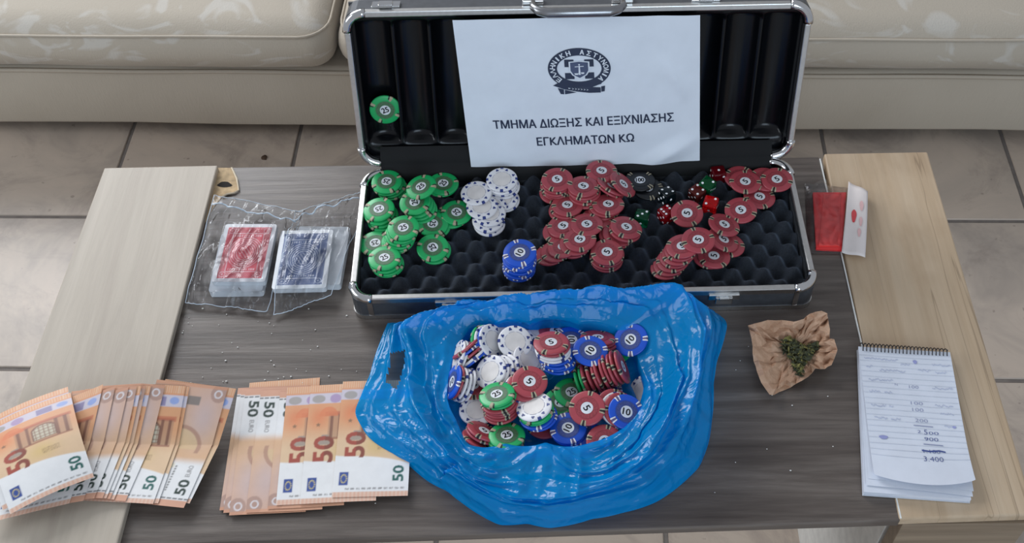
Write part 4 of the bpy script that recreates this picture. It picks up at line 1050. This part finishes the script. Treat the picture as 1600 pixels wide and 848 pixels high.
# ------------------------------------------------------------------ card decks in clear bags
def card_art(rgb):
    gx, gy = 91, 127; Y, X = np.mgrid[0:gy, 0:gx]; X = X / 90 * 63 - 31.5; Y = Y / 126 * 88 - 44
    lin = lambda *c: np.array(srgb(*c)[:3]); img = np.ones((gy, gx, 3)) * lin(226, 228, 230)
    def put(m, c, a=1.0): m = np.asarray(m, float)[..., None] * a; img[:] = img * (1 - m) + lin(*c) * m
    lite = tuple(min(255, int(c * .30 + 172)) for c in rgb)
    inn = (abs(X) < 26) & (abs(Y) < 38.5); put(inn, rgb)
    put(inn & (np.sin(X * 2.1) * np.sin(Y * 2.1) > .35), lite, .55)
    put(inn & (abs(X) < 18.5) & (abs(Y) < 29), rgb); put(inn & ((abs(abs(X) - 18.5) < .6) & (abs(Y) < 29) | (abs(abs(Y) - 29) < .6) & (abs(X) < 18.5)), lite, .8)
    put(inn & (abs(abs(Y) - 25.5) < 1.2) & (abs(X) < 16) & ((X // 1.4) % 2 == 0), lite, .8)
    d = np.hypot(X / 1.0, Y / 1.15)
    for rr in (20, 17.5, 15, 12.5, 10): put(inn & (abs(d - rr) < .6), lite, .75)
    put(inn & (d < 8) & (np.sin(X * 1.5 + Y) > .2), lite, .5)
    for sx_ in (-1, 1):
        for sy_ in (-1, 1):
            e = np.hypot(X - sx_ * 21, Y - sy_ * 33); put(inn & (abs(e - 3.6) < .6), lite, .8); put(inn & (e < 1.4), lite, .8)
    return np.concatenate([img, np.ones((gy, gx, 1))], -1)
M_card = print_mat('card_back_print', 0.35, 0.5); M_cedge = mat('card_edges', (214, 218, 222), 0.6, var=0.06, vs=1500)
def rcard(w, d, z0, z1, M, r=.0035):
    A = [(x, y - d / 2) for x, y in rrect(w, d, r, 4)]; n = len(A)
    V = [M @ Vector((x, y, z0)) for x, y in A] + [M @ Vector((x, y, z1)) for x, y in A]
    return V, [tuple(range(n))[::-1], tuple(range(n, 2 * n))] + [(i, (i + 1) % n, (i + 1) % n + n, i + n) for i in range(n)]
def deck(px, py, h, th, rgb, name_col, low):
    c = unp(px, py, h); base_ = Vector((c.x, c.y, ZT)); M = Matrix.Translation(base_) @ Matrix.Rotation(th, 4, 'Z')
    t = thing('card_deck', base_, name_col + ' backed deck of playing cards inside a clear zip bag', 'card deck')
    V, Fc = rcard(.063, .088, .0032 + (.008 if low else .0), h - .0004, M); obj('card_block', mesh('card_block', V, Fc), M_cedge, t)
    if low:
        Ml = M @ Matrix.Translation((low[0], low[1], 0)) @ Matrix.Rotation(low[2], 4, 'Z'); V, Fc = rcard(.063, .088, .0008, .0110, Ml); obj('card_block', mesh('card_block', V, Fc), M_cedge, t)
        lowc = Ml
    gx, gy = 91, 127; V = []
    for j in range(gy):
        for i in range(gx):
            x, y = (i / 90 - .5) * .063, (j / 126 - .5) * .088
            ax, ay = abs(x) - .028, abs(y) - .0405                       # rounded corners
            if ax > 0 and ay > 0:
                l_ = math.hypot(ax, ay)
                if l_ > .0035: x = math.copysign(.028 + ax * .0035 / l_, x); y = math.copysign(.0405 + ay * .0035 / l_, y)
            V.append(M @ Vector((x, y, h)))
    me = mesh('top_card', V, grid_faces(gx, gy)); color_attr(me, card_art(rgb)); obj('top_card', me, M_card, t); return M
MR = deck(382.5, 394, .019, -.02, (222, 72, 88), 'red', (-.0045, -.008, .02))
MB_ = deck(473.5, 404, .019, .012, (66, 88, 138), 'blue', (.016, .012, -.05))
def film_clear():
    k = NT('clear_plastic_film'); n1 = k.noise(k.coords(), 55, 4, .6, 1.5)
    nb = k.n('ShaderNodeBump'); nb.inputs['Strength'].default_value = .45; nb.inputs['Distance'].default_value = .004; k.l(n1, nb.inputs['Height'])
    gl = k.n('ShaderNodeBsdfGlossy'); gl.inputs['Color'].default_value = (1, 1, 1, 1); gl.inputs['Roughness'].default_value = .07; k.l(nb.outputs[0], gl.inputs['Normal'])
    df = k.n('ShaderNodeBsdfDiffuse'); df.inputs['Color'].default_value = (.75, .82, .9, 1)
    tp = k.n('ShaderNodeBsdfTransparent'); tp.inputs['Color'].default_value = (.985, .99, 1, 1)
    fr = k.n('ShaderNodeFresnel'); fr.inputs['IOR'].default_value = 1.36; k.l(nb.outputs[0], fr.inputs['Normal'])
    m0 = k.n('ShaderNodeMixShader'); m0.inputs[0].default_value = .02; k.l(tp.outputs[0], m0.inputs[1]); k.l(df.outputs[0], m0.inputs[2])
    mx = k.n('ShaderNodeMixShader'); k.l(fr.outputs[0], mx.inputs[0]); k.l(m0.outputs[0], mx.inputs[1]); k.l(gl.outputs[0], mx.inputs[2])
    k.l(mx.outputs[0], k.out.inputs[0]); return k.m
M_clear = film_clear()
def zip_bag(corners, blocks, label, seed, zipline):
    """clear bag: corner pixels (tl,tr,br,bl) on the table, draped over the blocks"""
    P = [unp(x, y, z) for x, y, z in corners]
    t = thing('zip_bag', Vector((sum(p.x for p in P) / 4, sum(p.y for p in P) / 4, ZT)), label, 'plastic bag')
    nx, ny = 110, 110; V = []
    inv = [(M.inverted(), hw_, hd_, hz) for M, hw_, hd_, hz in blocks]
    for j in range(ny):
        for i in range(nx):
            u, v = i / (nx - 1), j / (ny - 1)
            p = P[3].lerp(P[2], u).lerp(P[0].lerp(P[1], u), v)
            wob = .004 * noise.noise(Vector((u * 4 + seed, v * 4, 0)))
            p.x += wob * (1 - abs(2 * v - 1)) * .6; p.y += wob * .6
            z = p.z - ZT
            for Mi, hw_, hd_, hz in inv:
                l_ = Mi @ Vector((p.x, p.y, ZT)); dx, dy = max(0, abs(l_.x) - hw_), max(0, abs(l_.y) - hd_); d = math.hypot(dx, dy)
                z = max(z, hz * max(0, 1 - d / .024) if d > 0 else hz)
            q_ = Vector((u * 6 + seed, v * 6, .5)); rid = 1 - abs(noise.noise(q_)) * 2
            edge_ = min(1, 8 * min(u, 1 - u, v, 1 - v) + .15)
            rid_b = 1 - abs(noise.noise(Vector((u * 9 + seed, v * 3 - u * 5, 7.5)))) * 3; on = .6 if z > .0105 else 2.1
            z += .0016 + edge_ * on * (.0034 * max(0, rid) + .0048 * max(0, rid_b) + .0008 * abs(noise.noise(q_ * 3)))
            V.append(Vector((p.x, p.y, ZT + z)))
    fo = obj('film', mesh('film', V, grid_faces(nx, ny), True), M_clear, t)
    rim_ = [i for i in range(nx)] + [j * nx + nx - 1 for j in range(1, ny)] + [(ny - 1) * nx + i for i in range(nx - 2, -1, -1)] + [j * nx for j in range(ny - 2, 0, -1)]
    bm = bmesh.new(); tube(bm, [V[i] for i in rim_[::2]], .00045, 5, closed=True); obj('edge_highlight', bm_mesh('edge_highlight', bm, True), mat('milky_seal_and_edge_highlight', (196, 208, 220), 0.3), t)  # added milky tube, a painted highlight line along the film's border
    a, b = zipline; ja = int(a * (ny - 1)); jb = int(b * (ny - 1)); pts = []
    for i in range(1, nx - 1, 2):
        j = int(ja + (jb - ja) * i / nx); p_ = sum((V[j * nx + max(1, min(nx - 2, i + e_))] for e_ in range(-6, 7)), Vector()) / 13; pts.append(Vector((V[j * nx + i].x, V[j * nx + i].y, p_.z + .0012)))
    bm = bmesh.new(); tube(bm, pts, .0009, 6); obj('zip_seal', bm_mesh('zip_seal', bm, True), mat('milky_seal_and_edge_highlight', (196, 208, 220), 0.3), t)
    return t
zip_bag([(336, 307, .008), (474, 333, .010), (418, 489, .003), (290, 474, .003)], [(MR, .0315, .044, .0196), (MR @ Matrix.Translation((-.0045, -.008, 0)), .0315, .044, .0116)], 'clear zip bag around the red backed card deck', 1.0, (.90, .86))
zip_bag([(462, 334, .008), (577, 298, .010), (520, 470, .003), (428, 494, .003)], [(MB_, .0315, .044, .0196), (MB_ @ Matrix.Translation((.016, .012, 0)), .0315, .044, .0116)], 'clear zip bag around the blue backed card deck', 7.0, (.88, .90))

# ------------------------------------------------------------------ red packet in cellophane
def quad_block(name, px4, z0, z1, m, parent, bev=.0006):
    P = [unp(x, y, z1) for x, y in px4]
    bm = bmesh.new(); lo = [bm.verts.new((p.x, p.y, ZT + z0)) for p in P]; hi = [bm.verts.new((p.x, p.y, ZT + z1)) for p in P]
    bm.faces.new(lo[::-1]); bm.faces.new(hi)
    for i in range(4): bm.faces.new((lo[i], lo[(i + 1) % 4], hi[(i + 1) % 4], hi[i]))
    bmesh.ops.bevel(bm, geom=bm.edges[:], offset=bev, segments=2, profile=.5, affect='EDGES')
    return obj(name, bm_mesh(name, bm), m, parent)
pk = thing('red_packet', unp(1297, 350, 0), 'flat red packet in clear wrap between case and pale board', 'packet')
def red_mat():
    k = NT('red_packet_paper'); v = k.n('ShaderNodeTexVoronoi'); v.inputs['Scale'].default_value = 28; k.l(k.coords(), v.inputs['Vector'])
    k.l(k.ramp(v.outputs['Color'], [(.3, srgb(234, 36, 40)), (.55, srgb(244, 66, 62)), (.8, srgb(240, 50, 50))]), k.b.inputs['Base Color']); k.b.inputs['Roughness'].default_value = .4; return k.m
quad_block('packet_body', [(1275, 388), (1316, 390), (1323, 300), (1270, 300)], .0006, .005, red_mat(), pk)
quad_block('inner_flap', [(1279, 384), (1312, 384), (1314, 303), (1287, 302)], .0051, .0056, mat('pale_red_flap', (244, 80, 76), 0.4), pk)
Pk = [unp(*p) for p in ((1262, 395, .002), (1322, 396, .002), (1330, 292, .003), (1258, 284, .003))]
V = []; nx = ny = 40
for j in range(ny):
    for i in range(nx):
        u, v = i / (nx - 1), j / (ny - 1); p = Pk[0].lerp(Pk[1], u).lerp(Pk[3].lerp(Pk[2], u), v)
        e = min(1, 7 * min(u, 1 - u, v, 1 - v)); rid = 1 - abs(noise.noise(Vector((u * 5, v * 5, 9)))) * 2
        z = .001 + e * (.0060 + .002 * max(0, rid)); 
        if v > .9 and .2 < u < .5: z += .008 * math.sin(PI * (u - .2) / .3)
        V.append(Vector((p.x, p.y, ZT + z)))
obj('clear_wrap', mesh('clear_wrap', V, grid_faces(nx, ny), True), M_clear, pk)
ws = thing('label_strip', unp(1338, 345, 0), 'white paper strip with red printed marks beside the red packet', 'paper strip')
Pw = [unp(*p) for p in ((1315, 394, .006), (1352, 402, .008), (1356, 299, .010), (1326, 283, .008))]
def strip_fn(x, y, lift=0.0):
    p = Pw[0].lerp(Pw[1], x).lerp(Pw[3].lerp(Pw[2], x), y); p.z += .003 * math.sin(PI * y) - .0012 * math.sin(2 * PI * x) + lift; return p
V = [strip_fn(i / 11, j / 23) for j in range(24) for i in range(12)]
so = obj('strip', mesh('strip', V, grid_faces(12, 24), True), mat('white_strip_paper', (222, 212, 208), 0.55, var=.03), ws)
so.modifiers.new('thick', 'SOLIDIFY').thickness = .0004
blob = lambda cx, cy, rx, ry: poly_tris([(cx + rx * math.cos(a) * (1 + .15 * math.sin(3 * a)), cy + ry * math.sin(a)) for a in [2 * PI * k / 18 for k in range(18)]])
obj('red_mark', tri_mesh('red_mark', [blob(.38, .52, .11, .095)], strip_fn, .0007), mat('red_print', (206, 66, 70), .5), so)
obj('faint_marks', tri_mesh('faint_marks', [blob(.70, .70, .09, .08), blob(.70, .46, .07, .07), blob(.66, .30, .07, .06)], strip_fn, .0007), mat('faint_red_print', (222, 180, 178), .5), so)

# ------------------------------------------------------------------ brown paper with herb
bp_out = [(1168, 508), (1180, 505), (1200, 500), (1222, 500), (1240, 502), (1256, 498), (1266, 490), (1283, 485), (1292, 489), (1294, 497), (1297, 514), (1297, 529), (1304, 530), (1309, 546), (1307, 552), (1299, 570), (1288, 576), (1275, 576), (1262, 588), (1244, 600), (1226, 609), (1210, 617), (1202, 616), (1190, 598), (1183, 580), (1178, 565), (1175, 540), (1172, 518)]
bh = [22, 18, 14, 16, 18, 22, 26, 30, 32, 26, 22, 18, 20, 20, 16, 14, 12, 9, 6, 5, 4, 5, 6, 8, 10, 14, 18, 20]
bcx, bcy = 1240, 548
N = len(bp_out); rings_ = 8; sub_ = 2; V = [unp(bcx, bcy, .003)]
allp = []
for i in range(N):
    for s in range(sub_):
        f = s / sub_; a, b = bp_out[i], bp_out[(i + 1) % N]; allp.append((a[0] + (b[0] - a[0]) * f, a[1] + (b[1] - a[1]) * f, bh[i] + (bh[(i + 1) % N] - bh[i]) * f))
NA = len(allp)
for q_ in range(1, rings_ + 1):
    s = q_ / rings_
    for k, (x, y, z) in enumerate(allp):
        a = 2 * PI * k / NA; jx = random.uniform(-1.6, 1.6) if q_ < rings_ else random.uniform(-1.0, 1.0)
        zz = z * s ** 1.3 * (1 + .0) + 3
        nn = Vector((s * 3 * math.cos(a), s * 3 * math.sin(a), 2.0)); rid = 1 - abs(noise.noise(nn * 1.7)) * 2.4
        rid2 = 1 - abs(noise.noise(Vector((a * 5, s * 2.5, 4)))) * 2.4
        rid3 = 1 - abs(noise.noise(nn * 4.1)) * 2.4; zz += s * (7.0 * (rid - .4) + 7.5 * (rid2 - .4) + 2.0 * (rid3 - .4))
        x_, y_ = bcx + (x - bcx) * s, bcy + (y - bcy) * s
        V.append(unp(x_ + jx, y_ + jx * .5, max(zz, 1.0) / 1000))
Fc = [(0, 1 + k, 1 + (k + 1) % NA) for k in range(NA)]
for q_ in range(rings_ - 1):
    for k in range(NA): a = 1 + q_ * NA; Fc.append((a + k, a + NA + k, a + NA + (k + 1) % NA, a + (k + 1) % NA))
def kraft():
    k = NT('brown_kraft_paper'); n1 = k.noise(k.coords(), 70, 5, .6, 1.0)
    k.l(k.ramp(n1, [(.3, srgb(176, 138, 110)), (.7, srgb(200, 164, 136))]), k.b.inputs['Base Color']); k.b.inputs['Roughness'].default_value = .75; k.bump(k.noise(k.coords(), 90, 3, .5, 1.5), .5, .002); return k.m
me = mesh('brown_paper', V, Fc); bp = obj('brown_paper', me, kraft(), label='crumpled sheet of brown paper holding dried green herb', cat='paper')
md = bp.modifiers.new('thick', 'SOLIDIFY'); md.thickness = .0004
herb = [(1222, 530), (1235, 527), (1248, 537), (1262, 540), (1274, 533), (1283, 537), (1272, 548), (1264, 560), (1255, 574), (1249, 586), (1244, 582), (1238, 566), (1230, 552), (1222, 542)]
bm = bmesh.new(); cnt = 0
while cnt < 420:
    x, y = random.uniform(1218, 1286), random.uniform(525, 590)
    if not inside(x, y, herb): continue
    cnt += 1; c = unp(x, y, random.uniform(.006, .017)); L = random.uniform(.0022, .0065); wd = L * random.uniform(.18, .4)
    R = Matrix.Rotation(random.uniform(0, 2 * PI), 4, 'Z') @ Matrix.Rotation(random.uniform(-.8, .8), 4, 'Y') @ Matrix.Rotation(random.uniform(-.6, .6), 4, 'X')
    pts = [(-L, 0, 0), (-L * .3, wd, .0005), (L * .4, wd * .8, .0008), (L, 0, -.0006), (L * .3, -wd, .0005), (-L * .4, -wd * .8, .0006)]
    vs = [bm.verts.new(c + R @ Vector(p)) for p in pts]; ct_ = bm.verts.new(c + R @ Vector((0, 0, .0016)))
    mi = random.choice((0, 0, 1, 2))
    for k in range(6): f = bm.faces.new((vs[k], vs[(k + 1) % 6], ct_)); f.material_index = mi
    f = bm.faces.new(vs[::-1]); f.material_index = mi
obj('dried_herb', bm_mesh('dried_herb', bm), [mat('dark_green_herb', (52, 56, 34), .8, var=.3, vs=300), mat('olive_herb', (84, 84, 46), .8, var=.3, vs=300), mat('yellow_green_herb', (116, 110, 58), .8, var=.3, vs=300)], label='small heap of dried green herb on the brown paper', cat='herb', kind='stuff')

# ------------------------------------------------------------------ spiral notepad
npx = dict(tl=(1341, 541), tr=(1484, 551), br=(1519, 780), bl=(1350, 768))
npt = thing('notepad', unp(1430, 660, 0), 'spiral notepad with handwritten sums lying over the pale board edge', 'notepad')
NZ = .010
nc = {k: unp(*v, NZ) for k, v in npx.items()}
def pad_block(z0, z1, shrink, m, nm, par):
    P = [nc['bl'], nc['br'], nc['tr'], nc['tl']]; cen = sum(P, Vector()) / 4
    bm = bmesh.new(); P = [cen + (p - cen) * shrink for p in P]
    lo = [bm.verts.new((p.x, p.y, ZT + z0)) for p in P]; hi = [bm.verts.new((p.x, p.y, ZT + z1)) for p in P]
    bm.faces.new(lo[::-1]); bm.faces.new(hi)
    for i in range(4): bm.faces.new((lo[i], lo[(i + 1) % 4], hi[(i + 1) % 4], hi[i]))
    return obj(nm, bm_mesh(nm, bm), m, par)
M_page = mat('white_page', (214, 218, 228), .6, var=.03)
pad_block(.0016, .0030, 1.0, mat('white_card_backing', (200, 204, 212), .6), 'backing', npt)
pad_block(.0032, .0085, .992, M_page, 'page_block', npt)
tp_ = dict(tl=(1341, 541), tr=(1484, 551), br=(1522, 753), bl=(1364, 744))
tc_ = {k: unp(*v, NZ) for k, v in tp_.items()}
def page(x, y, lift=0.0):
    """x,y 0..1 on the top page; its free end curls up"""
    p = tc_['bl'].lerp(tc_['br'], x).lerp(tc_['tl'].lerp(tc_['tr'], x), y)
    c = max(0, .32 - y) / .32
    z = NZ + .0006 + .008 * c ** 2 * (.35 + .65 * math.sin(PI * min(1, x * .8 + .1))) + .0008 * math.sin(3 * x + 4 * y)
    bow = .011 * c * c * math.sin(PI * x) ** .8 if 0 < x < 1 else 0
    return Vector((p.x, p.y - bow, ZT + z + lift))
V = [page(i / 30, j / 50) for j in range(51) for i in range(31)]
pg = obj('top_page', mesh('top_page', V, grid_faces(31, 51), True), M_page, npt)
for dz, (bl_, br_) in ((.0015, ((1356, 748), (1521, 768))), (.0008, ((1353, 758), (1520, 776)))):
    a, b = unp(*bl_, NZ - .001), unp(*br_, NZ - .001); V = []
    for j in range(16):
        for i in range(16):
            u, v = i / 15, j / 15; p = a.lerp(b, u).lerp(tc_['tl'].lerp(tc_['tr'], u), v); V.append(Vector((p.x, p.y, ZT + NZ - .001 + dz * .6 + .003 * max(0, .3 - v) * math.sin(PI * u))))
    obj('page', mesh('page', V, grid_faces(16, 16), True), M_page, npt)
def strip_poly(pts, wd):
    out = []
    for (x0, y0), (x1, y1) in zip(pts, pts[1:]):
        d = math.hypot((x1 - x0) * .7, y1 - y0) or 1e-6; nx_, ny_ = -(y1 - y0) / d * wd / .7 * .7, (x1 - x0) / d * wd
        out += [[(x0 - nx_, y0 - ny_), (x1 - nx_, y1 - ny_), (x1 + nx_, y1 + ny_)], [(x0 - nx_, y0 - ny_), (x1 + nx_, y1 + ny_), (x0 + nx_, y0 + ny_)]]
    return np.array(out)
lines = [strip_poly([(k / 12, .93 - r_ * .043) for k in range(13)], .0011) for r_ in range(19)]
obj('ruled_lines', tri_mesh('ruled_lines', lines, page, .0003), mat('pale_ruling', (204, 209, 220), .6), pg)
def hand(body, cx, cy, wd, ht, lean=.12):
    t = fit_text(body, 0, 0, wd, ht, -.012); t = t + np.stack([t[..., 1] * lean * .8, np.zeros_like(t[..., 1])], -1); return t + np.array([cx, cy])
ink = [hand('100', .545, .695, .10, .024), hand('100', .55, .566, .125, .024), hand('100', .55, .515, .115, .026), hand('200', .57, .432, .13, .026), strip_poly([(.48, .392), (.68, .389)], .0018),
       strip_poly([(.55, .255), (.75, .252)], .0018), hand('N', .36, .705, .03, .016)]
ink2 = [hand('2.', .535, .345, .05, .022), hand('5', .595, .345, .035, .036), hand('00', .675, .340, .10, .022), hand('900', .64, .293, .14, .026), hand('1.100', .62, .205, .17, .024), strip_poly([(.52, .21), (.60, .205), (.70, .213), (.76, .205)], .0035), hand('3.400', .62, .155, .20, .030)]
obj('handwriting', tri_mesh('handwriting', [sub(t) for t in ink], page, .0005), mat('grey_blue_ink', (138, 144, 176), .6), pg)
obj('handwriting', tri_mesh('handwriting', [sub(t) for t in ink2], page, .0005), mat('blue_ink', (62, 78, 138), .6), pg)
def scrawl(x0, x1, y, amp, seed):
    rg = random.Random(seed); pts = []; x = x0
    while x < x1: pts.append((x, y + rg.uniform(-amp, amp))); x += rg.uniform(.006, .016)
    return strip_poly(pts, .0022)
faint = []
for i, (x0, x1, y) in enumerate(((.05, .42, .905), (.44, .54, .875), (.78, .97, .885), (.06, .14, .84), (.20, .48, .815), (.62, .76, .835), (.80, .93, .825), (.07, .33, .735), (.74, .96, .70), (.06, .18, .64), (.22, .31, .635), (.74, .93, .56), (.06, .22, .53), (.25, .30, .53), (.78, .93, .50), (.08, .22, .43), (.25, .36, .43), (.80, .93, .40))):
    faint.append(scrawl(x0, x1, y, .010, i))
obj('faint_writing', tri_mesh('faint_writing', faint, page, .0005), mat('very_pale_ink', (188, 194, 214), .6), pg)
obj('ink_blots', tri_mesh('ink_blots', [blob(.60, .90, .022, .016), blob(.15, .285, .045, .014), blob(.90, .398, .02, .009)], page, .0006), mat('violet_blot', (150, 154, 200), .6), pg)
# spiral wire: one continuous helix along the top edge
a, b = tc_['tl'].lerp(tc_['tr'], .03), tc_['tl'].lerp(tc_['tr'], .985); ax = (b - a).normalized(); bk = Vector((-ax.y, ax.x, 0))
pts = []
NT_ = 24
for k in range(NT_ * 14 + 1):
    f = k / (NT_ * 14); an = 2 * PI * k / 14
    c = a.lerp(b, f) + Vector((0, 0, -.001)); pts.append(c + bk * (.0048 * math.cos(an) - .0005) + Vector((0, 0, 1)) * (.0055 * math.sin(an)) )
bm = bmesh.new(); tube(bm, pts, .0006, 5); obj('spiral_wire', bm_mesh('spiral_wire', bm, True), mat('dark_wire', (70, 68, 70), .35, .8), npt)
